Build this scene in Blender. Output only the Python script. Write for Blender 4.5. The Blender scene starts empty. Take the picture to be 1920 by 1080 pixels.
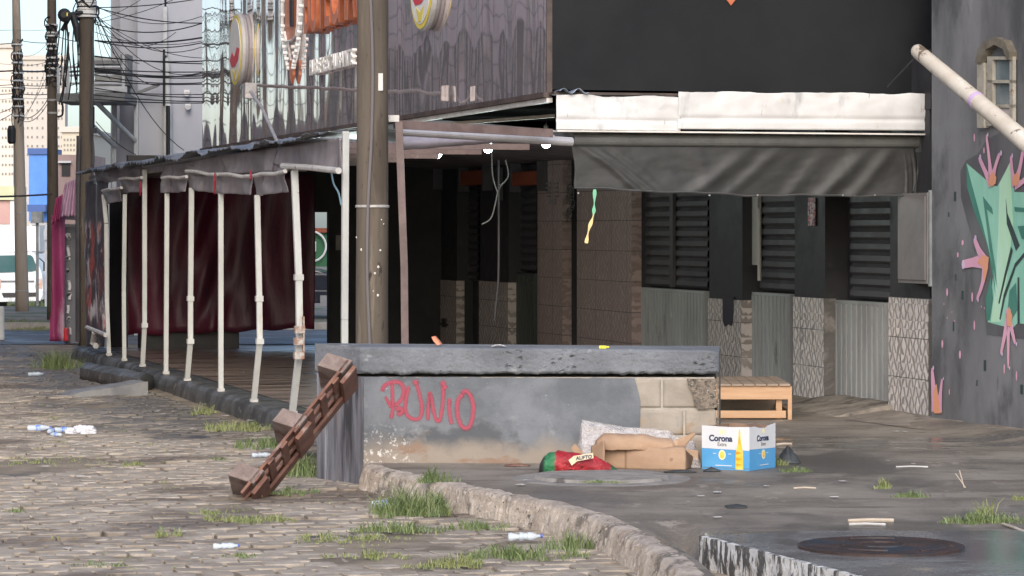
import bpy, bmesh, math, random
from mathutils import Vector, Matrix, noise
from mathutils.geometry import tessellate_polygon
random.seed(7)
C = bpy.context.scene
COL = C.collection
R = math.radians
# ---------------------------------------------------------------- camera, sky, sun, exposure
F = 5444.0; CX = 960.0; HY = 430.0; EYE = 1.6
cam = bpy.data.cameras.new('camera'); camo = bpy.data.objects.new('camera', cam); COL.objects.link(camo)
camo.location = (0, 0, EYE); camo.rotation_euler = (R(90), 0, 0)
cam.sensor_width = 36; cam.lens = F / 1920 * 36; cam.shift_y = -(540 - HY) / 1920
cam.clip_start = .5; cam.clip_end = 3000
C.camera = camo
SUN_DIR = Vector((-.05, -.95, .6)).normalized()       # towards the sun: behind the viewer, to the right
W = bpy.data.worlds.new('World'); C.world = W; W.use_nodes = True
nt = W.node_tree; sky = nt.nodes.new('ShaderNodeTexSky'); sky.sky_type = 'NISHITA'; sky.sun_disc = False
sky.sun_elevation = math.asin(SUN_DIR.z); sky.sun_rotation = math.atan2(SUN_DIR.x, SUN_DIR.y)
sky.air_density = .9; sky.dust_density = 2.0; sky.ozone_density = 2.0
nt.links.new(sky.outputs[0], nt.nodes['Background'].inputs[0]); nt.nodes['Background'].inputs[1].default_value = .13
sl = bpy.data.lights.new('sun', 'SUN'); so = bpy.data.objects.new('sun', sl); COL.objects.link(so)
sl.energy = 1.25; sl.angle = R(50); sl.color = (1, .93, .85)
so.rotation_euler = (-SUN_DIR).to_track_quat('-Z', 'Y').to_euler()
C.view_settings.view_transform = 'Standard'; C.view_settings.look = 'None'
C.view_settings.exposure = .9; C.view_settings.gamma = 1
C.render.engine = 'CYCLES'

# ---------------------------------------------------------------- frames
U = Vector((-.26664, .96380, 0)); V = Vector((.96380, .26664, 0)); Z = Vector((0, 0, 1))
O = Vector((.296, 23.67, 0))                         # foot of the corner of the upper storey
ST = -.15                                            # street level, pavement is 0
def L(u, v, z): return O + U*u + V*v + Z*z
def P(px, py, D): return Vector(((px-CX)/F*D, D, EYE - (py-HY)/F*D))
def G(px, py, z=0.0):
    D = (EYE - z)*F/(py-HY); return P(px, py, D)
def hit(px, py, p0, n):
    d = Vector(((px-CX)/F, 1, -(py-HY)/F)); o = Vector((0, 0, EYE))
    t = (p0-o).dot(n)/d.dot(n); return o + d*t
def HV(px, py, v): return hit(px, py, L(0, v, 0), V)  # on a plane along the facade
def uz(p, v=0): q = p-O; return q.dot(U), p.z
VL2, VL3 = -1.68, 3.2
def U3(px, v=VL3): return uz(HV(px, 500, v))[0]

# ---------------------------------------------------------------- materials
MATS = {}
class N:
    def __init__(s, name):
        s.m = bpy.data.materials.new(name); s.m.use_nodes = True; s.t = s.m.node_tree
        s.b = s.t.nodes['Principled BSDF']; s.tc = s.t.nodes.new('ShaderNodeTexCoord')
    def new(s, k, **kw):
        n = s.t.nodes.new(k)
        for a, v in kw.items(): setattr(n, a, v)
        return n
    def l(s, a, b): s.t.links.new(a, b)
    def coord(s, stretch=(1, 1, 1), rotz=0, world=True):
        mp = s.new('ShaderNodeMapping'); mp.inputs['Scale'].default_value = stretch; mp.inputs['Rotation'].default_value = (0, 0, 0)
        if world:
            g = s.new('ShaderNodeNewGeometry'); src = g.outputs['Position']
        else: src = s.tc.outputs['Object']
        if rotz:
            r = s.new('ShaderNodeVectorRotate'); r.inputs['Angle'].default_value = rotz; s.l(src, r.inputs['Vector']); src = r.outputs[0]
        s.l(src, mp.inputs[0]); return mp.outputs[0]
    def noise(s, co, scale, detail=6, rough=.6, lo=.35, hi=.65, dist=0):
        n = s.new('ShaderNodeTexNoise'); n.inputs['Scale'].default_value = scale; n.inputs['Detail'].default_value = detail
        n.inputs['Roughness'].default_value = rough; n.inputs['Distortion'].default_value = dist; s.l(co, n.inputs['Vector'])
        return s.ramp(n.outputs['Fac'], lo, hi)
    def ramp(s, v, lo, hi, a=0.0, b=1.0):
        m = s.new('ShaderNodeMapRange', interpolation_type='SMOOTHSTEP'); s.l(v, m.inputs[0])
        for i, x in enumerate((lo, hi, a, b)): m.inputs[i+1].default_value = x
        return m.outputs[0]
    def math(s, op, a, b=None, c=None):
        m = s.new('ShaderNodeMath', operation=op)
        for i, x in enumerate((a, b, c)):
            if x is None: continue
            if isinstance(x, (int, float)): m.inputs[i].default_value = x
            else: s.l(x, m.inputs[i])
        return m.outputs[0]
    def mix(s, f, a, b):
        m = s.new('ShaderNodeMix', data_type='RGBA')
        if isinstance(f, (int, float)): m.inputs[0].default_value = f
        else: s.l(f, m.inputs[0])
        for x, i in ((a, 6), (b, 7)):
            if isinstance(x, tuple): m.inputs[i].default_value = (*x, 1)
            else: s.l(x, m.inputs[i])
        return m.outputs[2]
    def bump(s, h, strength=.5, dist=.01, prev=None):
        b = s.new('ShaderNodeBump'); b.inputs['Strength'].default_value = strength; b.inputs['Distance'].default_value = dist
        s.l(h, b.inputs['Height'])
        if prev is not None: s.l(prev, b.inputs['Normal'])
        return b.outputs[0]
def pm(name, c1, c2=None, scale=4, stretch=(1, 1, 1), rough=.7, rough2=None, bump=.3, bscale=None, bdist=.005, over=(), rotz=0, metallic=0, world=False, lo=.35, hi=.65, spec=.5, trans=0):
    """general weathered surface: two tones by noise, then overlay stains (colour, scale, lo, hi, stretch, rough)"""
    if name in MATS: return MATS[name]
    n = N(name); co = n.coord(stretch, rotz, world)
    f = n.noise(co, scale, 8, .65, lo, hi)
    col = n.mix(f, c1, c2 or c1)
    rg = n.ramp(f, 0, 1, rough, rough if rough2 is None else rough2)
    for ov in over:
        oc, osc, olo, ohi = ov[:4]; ost = ov[4] if len(ov) > 4 else (1, 1, 1)
        g = n.noise(n.coord(ost, rotz, world), osc, 7, .62, olo, ohi, .2)
        col = n.mix(g, col, oc)
        if len(ov) > 5:
            mm = n.new('ShaderNodeMix', data_type='FLOAT'); n.l(g, mm.inputs[0]); n.l(rg, mm.inputs[2]); mm.inputs[3].default_value = ov[5]; rg = mm.outputs[0]
    n.l(col, n.b.inputs['Base Color']); n.l(rg, n.b.inputs['Roughness'])
    n.b.inputs['Metallic'].default_value = metallic; n.b.inputs['Specular IOR Level'].default_value = spec
    n.b.inputs['Transmission Weight'].default_value = trans
    if bump:
        h = n.noise(n.coord(stretch, rotz, world), bscale or scale*6, 6, .7, 0, 1); n.l(n.bump(h, bump, bdist), n.b.inputs['Normal'])
    MATS[name] = n.m; return n.m
def emit(name, c, s):
    if name in MATS: return MATS[name]
    n = N(name); n.b.inputs['Base Color'].default_value = (*c, 1); n.b.inputs['Emission Color'].default_value = (*c, 1); n.b.inputs['Emission Strength'].default_value = s
    MATS[name] = n.m; return n.m
AU = math.atan2(-U.x, U.y)      # rotate so local y runs along U
RZ = -AU

# ---------------------------------------------------------------- mesh builder
class MB:
    def __init__(s): s.v = []; s.f = []; s.uv = {}
    def add(s, vs, fs):
        o = len(s.v); s.v += [Vector(a) for a in vs]; s.f += [tuple(i+o for i in f) for f in fs]; return s
    def boxf(s, o, ax, ay, az):          # parallelepiped from corner o and three edge vectors
        o, ax, ay, az = Vector(o), Vector(ax), Vector(ay), Vector(az)
        if ax.cross(ay).dot(az) < 0: ax, ay = ay, ax
        vs = [o, o+ax, o+ax+ay, o+ay]; vs += [a+az for a in vs]
        return s.add(vs, [(0, 3, 2, 1), (4, 5, 6, 7), (0, 1, 5, 4), (1, 2, 6, 5), (2, 3, 7, 6), (3, 0, 4, 7)])
    def boxc(s, c, x, y, z, dx=Vector((1, 0, 0)), dy=Vector((0, 1, 0)), dz=Z):
        return s.boxf(Vector(c)-dx*x/2-dy*y/2-dz*z/2, dx*x, dy*y, dz*z)
    def lbox(s, u0, u1, v0, v1, z0, z1): return s.boxf(L(u0, v0, z0), U*(u1-u0), V*(v1-v0), Z*(z1-z0))
    def tube(s, pts, rad, seg=8, cap=True):
        pts = [Vector(p) for p in pts]; n = len(pts)
        rs = rad if isinstance(rad, (list, tuple)) else [rad]*n
        up = None; rings = []
        for i, p in enumerate(pts):
            d = (pts[min(i+1, n-1)]-pts[max(i-1, 0)]).normalized()
            if up is None: a = Z if abs(d.z) < .9 else Vector((1, 0, 0)); up = d.cross(a).normalized()
            up = (up - d*up.dot(d)).normalized(); w = d.cross(up)
            rings.append([p + (up*math.cos(2*math.pi*k/seg) + w*math.sin(2*math.pi*k/seg))*rs[i] for k in range(seg)])
        vs = [a for r in rings for a in r]; fs = []
        for i in range(n-1):
            for k in range(seg):
                a = i*seg+k; b = i*seg+(k+1) % seg; fs.append((a, b, b+seg, a+seg))
        if cap: fs.append(tuple(range(seg))[::-1]); fs.append(tuple((n-1)*seg+k for k in range(seg)))
        return s.add(vs, fs)
    def lathe(s, base, prof, axis=Z, seg=16):
        axis = Vector(axis).normalized(); return s.tube([Vector(base)+axis*h for r, h in prof], [max(r, .0004) for r, h in prof], seg)
    def grid(s, fn, nu, nv):
        vs = [fn(i/nu, j/nv) for j in range(nv+1) for i in range(nu+1)]
        fs = [(j*(nu+1)+i, j*(nu+1)+i+1, (j+1)*(nu+1)+i+1, (j+1)*(nu+1)+i) for j in range(nv) for i in range(nu)]
        return s.add(vs, fs)
    def slab(s, poly, off):              # closed prism from a (possibly concave) polygon of 3D points
        poly = [Vector(p) for p in poly]; off = Vector(off); n = len(poly)
        tri = tessellate_polygon([poly]); vs = poly + [p+off for p in poly]
        fs = [tuple(t) for t in tri] + [tuple(i+n for i in t[::-1]) for t in tri]
        fs += [(i, (i+1) % n, (i+1) % n+n, i+n) for i in range(n)]
        return s.add(vs, fs)
    def sheet(s, fn, nu, nv, off):       # thick cloth / metal sheet
        a = [fn(i/nu, j/nv) for j in range(nv+1) for i in range(nu+1)]; off = Vector(off); m = len(a)
        q = lambda i, j: j*(nu+1)+i
        fs = []
        for j in range(nv):
            for i in range(nu):
                f = (q(i, j), q(i+1, j), q(i+1, j+1), q(i, j+1)); fs.append(f); fs.append(tuple(k+m for k in f[::-1]))
        for i in range(nu):
            for j in (0, nv): fs.append((q(i, j), q(i+1, j), q(i+1, j)+m, q(i, j)+m))
        for j in range(nv):
            for i in (0, nu): fs.append((q(i, j), q(i, j+1), q(i, j+1)+m, q(i, j)+m))
        return s.add(a + [p+off for p in a], fs)
    def build(s, name, mat, parent=None, smooth=False, origin=None, bevel=0, weld=False):
        root = parent
        if root is not None:
            off = Vector(root.get('_off', (0, 0, 0)))
        else:
            if origin is None:
                xs = [v.x for v in s.v]; ys = [v.y for v in s.v]; zs = [v.z for v in s.v]
                origin = Vector(((min(xs)+max(xs))/2, (min(ys)+max(ys))/2, min(zs)))
            off = Vector(origin)
        me = bpy.data.meshes.new(name); me.from_pydata([v-off for v in s.v], [], s.f); me.validate()
        bm = bmesh.new(); bm.from_mesh(me)
        if weld: bmesh.ops.remove_doubles(bm, verts=bm.verts, dist=1e-5)
        bmesh.ops.recalc_face_normals(bm, faces=bm.faces)
        if bevel: bmesh.ops.bevel(bm, geom=bm.edges[:], offset=bevel, segments=2, affect='EDGES', profile=.6)
        bm.to_mesh(me); bm.free()
        if smooth: me.polygons.foreach_set('use_smooth', [True]*len(me.polygons))
        me.materials.append(mat)
        o = bpy.data.objects.new(name, me); COL.objects.link(o); o['_off'] = tuple(off)
        if root is not None: o.parent = root
        else: o.location = off
        return o
def thing(name, label, cat, loc, group=None):
    o = bpy.data.objects.new(name, None); COL.objects.link(o); o.empty_display_size = .1
    o.location = loc; o['_off'] = tuple(loc); return tag(o, label, cat, group)
def tag(o, label, cat, group=None, kind=None):
    o['label'] = label; o['category'] = cat
    if group: o['group'] = group
    if kind: o['kind'] = kind
    return o
def struct(o): o['kind'] = 'structure'; return o
def text(s, size, org, xd, yd, nd, ext, mat, name, parent, bold=0, sx=1, align='LEFT'):
    cu = bpy.data.curves.new('t', 'FONT'); cu.body = s; cu.size = size; cu.extrude = ext; cu.offset = bold; cu.align_x = align
    to = bpy.data.objects.new('t', cu); COL.objects.link(to)
    dg = bpy.context.evaluated_depsgraph_get(); me = bpy.data.meshes.new_from_object(to.evaluated_get(dg))
    off = Vector(parent.get('_off', (0, 0, 0)))
    for v in me.vertices:
        c = v.co; v.co = Vector(org)+xd*c.x*sx+yd*c.y+nd*(c.z+ext) - off
    bpy.data.objects.remove(to); bpy.data.curves.remove(cu)
    me.name = name; me.materials.clear(); me.materials.append(mat)
    o = bpy.data.objects.new(name, me); COL.objects.link(o); o.parent = parent; o['_off'] = tuple(off); return o
def clone(o, loc, rotz=0, label=None, scale=1, rot=None):
    c = o.copy(); COL.objects.link(c); c.location = loc; c.rotation_euler = rot or (0, 0, rotz); c.scale = (scale,)*3
    if label: c['label'] = label
    for ch in list(o.children):
        d = ch.copy(); COL.objects.link(d); d.parent = c
        for g in list(ch.children): e = g.copy(); COL.objects.link(e); e.parent = d
    return c
def fbm(x, y, z=0, o=4):
    s = 0; a = 1; t = 0
    for i in range(o): s += a*noise.noise(Vector((x, y, z))*(2**i)); t += a; a *= .5
    return s/t
def ribbon(mb, pts, ws, nrm, lift=0.0, th=.002):
    """flat painted stroke in a plane with normal nrm"""
    pts = [Vector(p) for p in pts]; n = len(pts); a = []; b = []
    for i, p in enumerate(pts):
        d = (pts[min(i+1, n-1)]-pts[max(i-1, 0)]).normalized(); w = nrm.cross(d).normalized()
        a.append(p+nrm*lift+w*ws[i]/2); b.append(p+nrm*lift-w*ws[i]/2)
    m = n
    vs = a+b+[q+nrm*th for q in a]+[q+nrm*th for q in b]
    fs = []
    for i in range(n-1):
        fs += [(i, i+1, m+i+1, m+i), (2*m+i, 3*m+i, 3*m+i+1, 2*m+i+1), (i, 2*m+i, 2*m+i+1, i+1), (m+i, m+i+1, 3*m+i+1, 3*m+i)]
    fs += [(0, m, 3*m, 2*m), (n-1, 3*m-1, 4*m-1, 2*m-1)]
    mb.add(vs, fs)
def smoothpath(pts, k=6):
    out = []; n = len(pts)
    for i in range(n-1):
        p0, p1, p2, p3 = (Vector(pts[max(i-1, 0)]), Vector(pts[i]), Vector(pts[i+1]), Vector(pts[min(i+2, n-1)]))
        for j in range(k):
            t = j/k; out.append(.5*((2*p1)+(p2-p0)*t+(2*p0-5*p1+4*p2-p3)*t*t+(3*p1-p0-3*p2+p3)*t**3))
    out.append(Vector(pts[-1])); return out
def lerp(a, b, t): return a+(b-a)*t
#@@SETTING
# ================================================================ SETTING: ground
def terrain(D): return ST if D < 65 else max(ST-.025*(D-65), ST-1.0)
# --- pavers, dirt, roads
m_dirt = pm('wet_dirt', (.16, .125, .088), (.3, .245, .18), 3.0, (1, 1, 1), .75, .9, .5, 40, .01, world=True,
            over=(((.055, .05, .045), .55, .52, .66, (1, 1, 1), .45), ((.16, .14, .11), 9, .55, .7), ((.07, .085, .03), 1.1, .62, .74)))
def mk_paver():
    n = N('stone_paver'); co = n.coord(); isl = n.new('ShaderNodeNewGeometry').outputs['Random Per Island']
    a = n.mix(isl, (.35, .295, .235), (.5, .43, .35)); f = n.noise(co, 6, 7, .7, .3, .7)
    a = n.mix(f, a, (.25, .205, .155))
    d = n.noise(co, .7, 6, .65, .5, .62); a = n.mix(d, a, (.15, .118, .09))
    w = n.noise(n.coord((.9, .5, 1)), .45, 5, .6, .56, .66); a = n.mix(w, a, (.13, .108, .088))
    # the damp strip beside the kerb of the deck
    g = n.new('ShaderNodeNewGeometry'); sp = n.new('ShaderNodeSeparateXYZ'); n.l(g.outputs['Position'], sp.inputs[0])
    vv = n.math('ADD', n.math('MULTIPLY', n.math('SUBTRACT', sp.outputs[0], O.x), V.x), n.math('MULTIPLY', n.math('SUBTRACT', sp.outputs[1], O.y), V.y))
    vv = n.math('ADD', vv, n.math('MULTIPLY', n.math('SUBTRACT', n.noise(co, .8, 5, .6, 0, 1), .5), 2.6))
    near = n.math('MULTIPLY', n.ramp(vv, -3.6, -2.5), n.ramp(sp.outputs[1], 23.5, 26.5)); a = n.mix(n.math('MULTIPLY', near, .8), a, (.075, .068, .06))
    n.l(a, n.b.inputs['Base Color']); n.l(n.ramp(n.math('MAXIMUM', w, near), 0, 1, .8, .55), n.b.inputs['Roughness'])
    n.l(n.bump(n.noise(co, 60, 5, .7, 0, 1), .5, .006), n.b.inputs['Normal']); return n.m
m_pav = mk_paver()
m_asph = pm('damp_asphalt', (.07, .075, .085), (.11, .115, .125), 1.2, (1, 1, 1), .45, .75, .3, 60, .006, world=True, over=(((.16, .14, .12), 2.2, .6, .75),))
# one large sheet down to the horizon, sloping away from the crossing
mb = MB(); xs = [-900, -300, -120, -60, -30, -12, 0, 15, 60, 300, 900]; ds = [-40, 0, 8, 20, 40, 65, 85, 105, 160, 400, 2500]
mb.add([Vector((x, d, terrain(d)-.035)) for d in ds for x in xs], [(j*11+i, j*11+i+1, (j+1)*11+i+1, (j+1)*11+i) for j in range(10) for i in range(10)])
struct(mb.build('ground', pm('far_ground', (.13, .115, .095), (.2, .17, .14), .8, rough=.9, world=True, over=(((.08, .1, .04), .3, .55, .7),)), origin=(0, 0, 0)))
def dirt_z(x, y): return ST-.015+.022*fbm(x*1.3, y*1.3, 3)+.012*fbm(x*6, y*6, 9)
mb = MB(); mb.grid(lambda a, b: Vector((lerp(-9, 3.2, a), lerp(11, 44.4, b), dirt_z(lerp(-9, 3.2, a), lerp(11, 44.4, b)))), 110, 260)
struct(mb.build('street_dirt', m_dirt, smooth=True, origin=(0, 0, 0)))
mb = MB(); rnd = random.Random(3); pw, ph = .2, .185
for j in range(-12, 220):
    for i in range(-6, 56):
        u = -12.0 + j*ph + 0; v = -9.2 + (i + (.5 if j % 2 else 0))*pw + 0
        c = L(u, v, 0)
        if v > VL2-.32 and c.y > 23.2: continue
        if c.y < 12.2 or c.y > 44.0 or abs(c.x) > .19*c.y+.6 or c.x > 1.6: continue
        if c.y < 23.2 and c.x > -.55 + max(0, (19-c.y))*.55: continue
        bury = fbm(c.x*.55, c.y*.4, 1)
        z = ST+.003+rnd.uniform(-.003, .003)+.004*fbm(c.x*2, c.y*2, 8) - max(0, bury-.03)*.08
        if rnd.random() < .06: z -= .018
        tx, ty = rnd.uniform(-.02, .02), rnd.uniform(-.02, .02); hw, hh = pw/2-.004-rnd.random()**2*.014, ph/2-.005-rnd.random()**2*.02; rot = rnd.uniform(-.06, .06)
        du = U*math.cos(rot)+V*math.sin(rot); dv = V*math.cos(rot)-U*math.sin(rot)
        def q(a, b, k, zz): return c+dv*a*hw*k+du*b*hh*k+Z*(zz+a*tx*.1+b*ty*.1)
        j_ = lambda: rnd.uniform(-.1, .1)
        ch = [(-.8+j_(), -1+j_()), (.8+j_(), -1+j_()), (1+j_(), -.8+j_()), (1+j_(), .75+j_()), (.75+j_(), 1+j_()), (-.8+j_(), 1+j_()), (-1+j_(), .8+j_()), (-1+j_(), -.75+j_())]
        top = [q(a, b, .95, z) for a, b in ch]; low = [q(a, b, 1.0, z-.006) for a, b in ch]; bot = [q(a, b, 1.0, z-.05) for a, b in ch]
        fs = [tuple(range(8))] + [(k, (k+1) % 8, 8+(k+1) % 8, 8+k) for k in range(8)] + [(8+k, 8+(k+1) % 8, 16+(k+1) % 8, 16+k) for k in range(8)]
        mb.add(top+low+bot, fs)
struct(mb.build('paved_street', m_pav, smooth=False, origin=(0, 0, 0)))
# cross street and far verge
mb = MB(); mb.add([Vector((-60, 44.3, ST-.004)), Vector((40, 44.3, ST-.004)), Vector((40, 51, ST-.004)), Vector((-60, 51, ST-.004))], [(0, 1, 2, 3)])
struct(mb.build('cross_road', m_asph, origin=(0, 0, 0)))
mb = MB(); mb.grid(lambda a, b: Vector((lerp(-30, -3, a), lerp(51, 64, b), ST+.05+.04*fbm(lerp(-30, -3, a), lerp(51, 64, b)))), 50, 30)
struct(mb.build('far_verge', pm('verge_soil', (.17, .14, .11), (.26, .22, .18), 1.5, rough=.9, world=True, over=(((.08, .13, .035), .8, .5, .6),)), smooth=True, origin=(0, 0, 0)))
mb = MB(); mb.boxf(Vector((-30, 50.8, ST-.05)), Vector((27, 0, 0)), Vector((0, .18, 0)), Z*.17)
struct(mb.build('far_kerb', pm('old_kerb', (.3, .28, .25), (.4, .37, .33), 6, rough=.9), origin=(0, 0, 0)))
# --- near kerb curve (top outer edge)
KP = [(684, 868), (686, 880), (745, 893), (800, 905), (880, 921), (950, 935), (1020, 949), (1080, 966), (1135, 987), (1180, 1012), (1220, 1038), (1250, 1062), (1275, 1090), (1300, 1130), (1320, 1180)]
kerb = smoothpath([G(a, b, -.01) for a, b in KP], 8)
def kerb_x(y):                                  # x of the kerb line at depth y
    for a, b in zip(kerb[:-1], kerb[1:]):
        if (a.y-y)*(b.y-y) <= 0 and a.y != b.y: return lerp(a.x, b.x, (y-a.y)/(b.y-a.y))
    return kerb[0].x if y > kerb[0].y else kerb[-1].x
# --- pavement
def slab_edge(y): return .975 + (15.02-y)*.345   # left edge of the raised manhole slab
def pz(x, y):
    z = .006*fbm(x*1.5, y*1.5, 5)
    if y < 15.95:
        t = min(1, (15.95-y)/.9); kx = kerb_x(y); side = max(0, min(1, (x-kx-.17)/.22)); right = max(0, min(1, (1.0-x)/.05)) if y > 15.0 else 1
        z -= .20*t*t*(3-2*t)*side*right
    # uneven rise at the foot of the shopfront
    q = Vector((x, y, 0))-O; v = q.dot(V); u = q.dot(U)
    if u < 3.2: z += .05*max(0, min(1, (v-2.75)/.35))
    return z
def mk_pave():
    n = N('wet_concrete_pavement'); co = n.coord()
    f = n.noise(co, 1.1, 8, .65, .35, .65); a = n.mix(f, (.15, .125, .098), (.26, .225, .18)); a = n.mix(n.noise(n.coord((.5, 1.5, 1)), 1.6, 7, .7, .5, .62), a, (.13, .105, .082))
    a = n.mix(n.noise(co, 22, 6, .8, .5, .75), a, (.26, .24, .21)); a = n.mix(n.noise(co, 4, 6, .7, .6, .75), a, (.13, .105, .08))
    a = n.mix(n.noise(co, 70, 3, .8, .66, .7), a, (.5, .48, .45))
    a = n.mix(n.noise(n.coord((1.2, .8, 1)), 2.5, 8, .75, .56, .64), a, (.3, .26, .21)); vo = n.new('ShaderNodeTexVoronoi', feature='DISTANCE_TO_EDGE'); vo.inputs['Scale'].default_value = .55
    nz = n.new('ShaderNodeTexNoise'); nz.inputs['Scale'].default_value = 2.5; nz.inputs['Detail'].default_value = 6; n.l(co, nz.inputs['Vector'])
    va = n.new('ShaderNodeVectorMath', operation='MULTIPLY_ADD'); n.l(nz.outputs['Color'], va.inputs[0]); va.inputs[1].default_value = (.5, .5, .5); n.l(co, va.inputs[2]); n.l(va.outputs[0], vo.inputs['Vector'])
    a = n.mix(n.ramp(vo.outputs['Distance'], .008, .002, 0, .25), a, (.05, .042, .035)); wet = n.noise(n.coord((.6, .35, 1)), .8, 6, .6, .48, .6)
    # standing water along the joint of the manhole slab and before the doors
    g = n.new('ShaderNodeNewGeometry'); sp = n.new('ShaderNodeSeparateXYZ'); n.l(g.outputs['Position'], sp.inputs[0]); y = sp.outputs[1]
    wob = n.math('MULTIPLY', n.math('SUBTRACT', n.noise(co, 1.4, 5, .6, 0, 1), .5), .7)
    y2 = n.math('ADD', y, wob)
    pool = n.math('MULTIPLY', n.ramp(y2, 20.9, 21.2), n.ramp(y2, 22.6, 22.2)); pool = n.math('MULTIPLY', pool, n.ramp(sp.outputs[0], 1.7, 2.0))
    pool2 = n.math('MULTIPLY', n.ramp(y2, 14.3, 14.6), n.ramp(y2, 15.5, 15.2))
    pool2 = n.math('MULTIPLY', pool2, n.ramp(sp.outputs[0], .2, .9))
    pool = n.math('MULTIPLY', pool, n.noise(n.coord((.5, 2, 1)), 2, 5, .6, .4, .55)); pool = n.math('MAXIMUM', n.math('MULTIPLY', pool, .9), n.math('MULTIPLY', pool2, .8))
    a = n.mix(wet, a, (.1, .09, .08)); a = n.mix(n.math('MULTIPLY', pool, .6), a, (.045, .04, .036))
    n.l(a, n.b.inputs['Base Color'])
    r = n.ramp(wet, 0, 1, .75, .3); mm = n.new('ShaderNodeMix', data_type='FLOAT'); n.l(pool, mm.inputs[0]); n.l(r, mm.inputs[2]); mm.inputs[3].default_value = .08
    n.l(mm.outputs[0], n.b.inputs['Roughness'])
    bs = n.new('ShaderNodeBump'); bs.inputs['Distance'].default_value = .004; n.l(n.noise(co, 45, 6, .7, 0, 1), bs.inputs['Height']); n.l(n.math('SUBTRACT', .6, n.math('MULTIPLY', pool, .58)), bs.inputs['Strength'])
    n.l(bs.outputs[0], n.b.inputs['Normal']); return n.m
m_pave = mk_pave()
mb = MB(); NX, NY = 120, 150
def pave(a, b):
    y = lerp(11.5, 27.5, b); x0 = kerb_x(y) + .06 if y < kerb[0].y else -.96
    if y > 20.2: x0 = max(x0, L(0, VL2+.22, 0).x + (y-O.y)*(U.x/U.y)*1.0) if y > 22.9 else -.96-max(0,y-20.3)*.4
    x1 = 5.4; x = lerp(x0, x1, a); return Vector((x, y, pz(x, y)))
mb.grid(pave, NX, NY); struct(mb.build('pavement', m_pave, smooth=True, origin=(0, 0, 0)))
# kerb stones
m_kerb = pm('crumbling_kerb', (.38, .31, .25), (.56, .48, .4), 5, rough=.9, bump=.9, bscale=45, bdist=.02, world=True, over=(((.2, .17, .14), 3, .5, .62), ((.6, .52, .45), 30, .55, .62), ((.1, .09, .08), 14, .62, .68)))
mb = MB(); n = len(kerb); prof = [(-.035, -.22), (-.028, -.15), (-.02, -.1), (-.014, -.075), (-.008, -.05), (.0, -.02), (.02, 0), (.06, .008), (.12, .006), (.155, -.01), (.16, -.2)]
rows = []
for i, p in enumerate(kerb):
    d = (kerb[min(i+1, n-1)]-kerb[max(i-1, 0)]).normalized(); w = Vector((-d.y, d.x, 0)); w = w if w.x > 0 else -w
    zz = 0; rows.append((p, w, zz))
NP = len(prof); sub = 14; RR = []
for i in range(n-1):
    for k in range(sub):
        t = k/sub; p = rows[i][0].lerp(rows[i+1][0], t); w = rows[i][1].lerp(rows[i+1][1], t).normalized(); zz = lerp(rows[i][2], rows[i+1][2], t)
        RR.append([p+w*(a+.022*fbm(p.x*9+j*.4, p.y*9, j*.3)+(.028*abs(fbm(p.x*26, p.y*26, 5+j*.15)) if j < 6 else 0)) + Z*(b+zz+.010+.02*fbm(p.x*7, p.y*7+j*.5, 2)) for j, (a, b) in enumerate(prof)])
vs = [a for r in RR for a in r]; fs = [(i*NP+j, i*NP+j+1, (i+1)*NP+j+1, (i+1)*NP+j) for i in range(len(RR)-1) for j in range(NP-1)]
mb.add(vs, fs); struct(mb.build('kerb', m_kerb, smooth=False, origin=(0, 0, 0)))
# raised manhole slab at the lower right
m_slab = pm('wet_slab', (.13, .13, .13), (.19, .19, .19), 2, (1, 1, 1), .14, .3, .12, 50, .003, world=True, over=(((.25, .21, .17), 1.5, .6, .7, (1, 1, 1), .6), ((.08, .08, .085), 1.0, .5, .62, (1, 1, 1), .06)))
sE = [Vector((slab_edge(y), y, 0)) for y in (15.02, 14.6, 14.1, 13.6, 13.0, 12.3)]
poly = [Vector((sE[0].x+.0, 15.03, .012))]+[Vector((p.x, p.y, .012)) for p in sE[1:]]+[Vector((5.2, 12.3, .012)), Vector((5.2, 15.35, .012)), Vector((1.6, 15.3, .012))]
sb = thing('manhole_slab', 'raised wet concrete slab holding the rusty iron manhole cover', 'slab', Vector((2.6, 14.2, -.3)))
MB().slab(poly, Z*-.34).build('slab', m_slab, sb)
m_peel = pm('peeling_white_paint', (.62, .6, .57), (.7, .69, .66), 3, rough=.8, bump=.8, bscale=30, bdist=.01, world=True, over=(((.09, .085, .08), 16, .5, .54, (1, 1, .28)), ((.3, .27, .23), 24, .56, .6, (1, 1, .5))))
mb = MB()
def sface(a, b):
    i = a*5; k = min(int(i), 4); p = sE[k].lerp(sE[k+1], i-k); nn = Vector((-.945, -.326, 0))
    return p+nn*(.012+.012*fbm(p.y*9, b*4))+Z*lerp(-.3, .016+.006*fbm(p.y*8, 2), b)
mb.sheet(sface, 120, 14, Vector((.03, .01, 0))); mb.build('painted_face', m_peel, sb)
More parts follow.
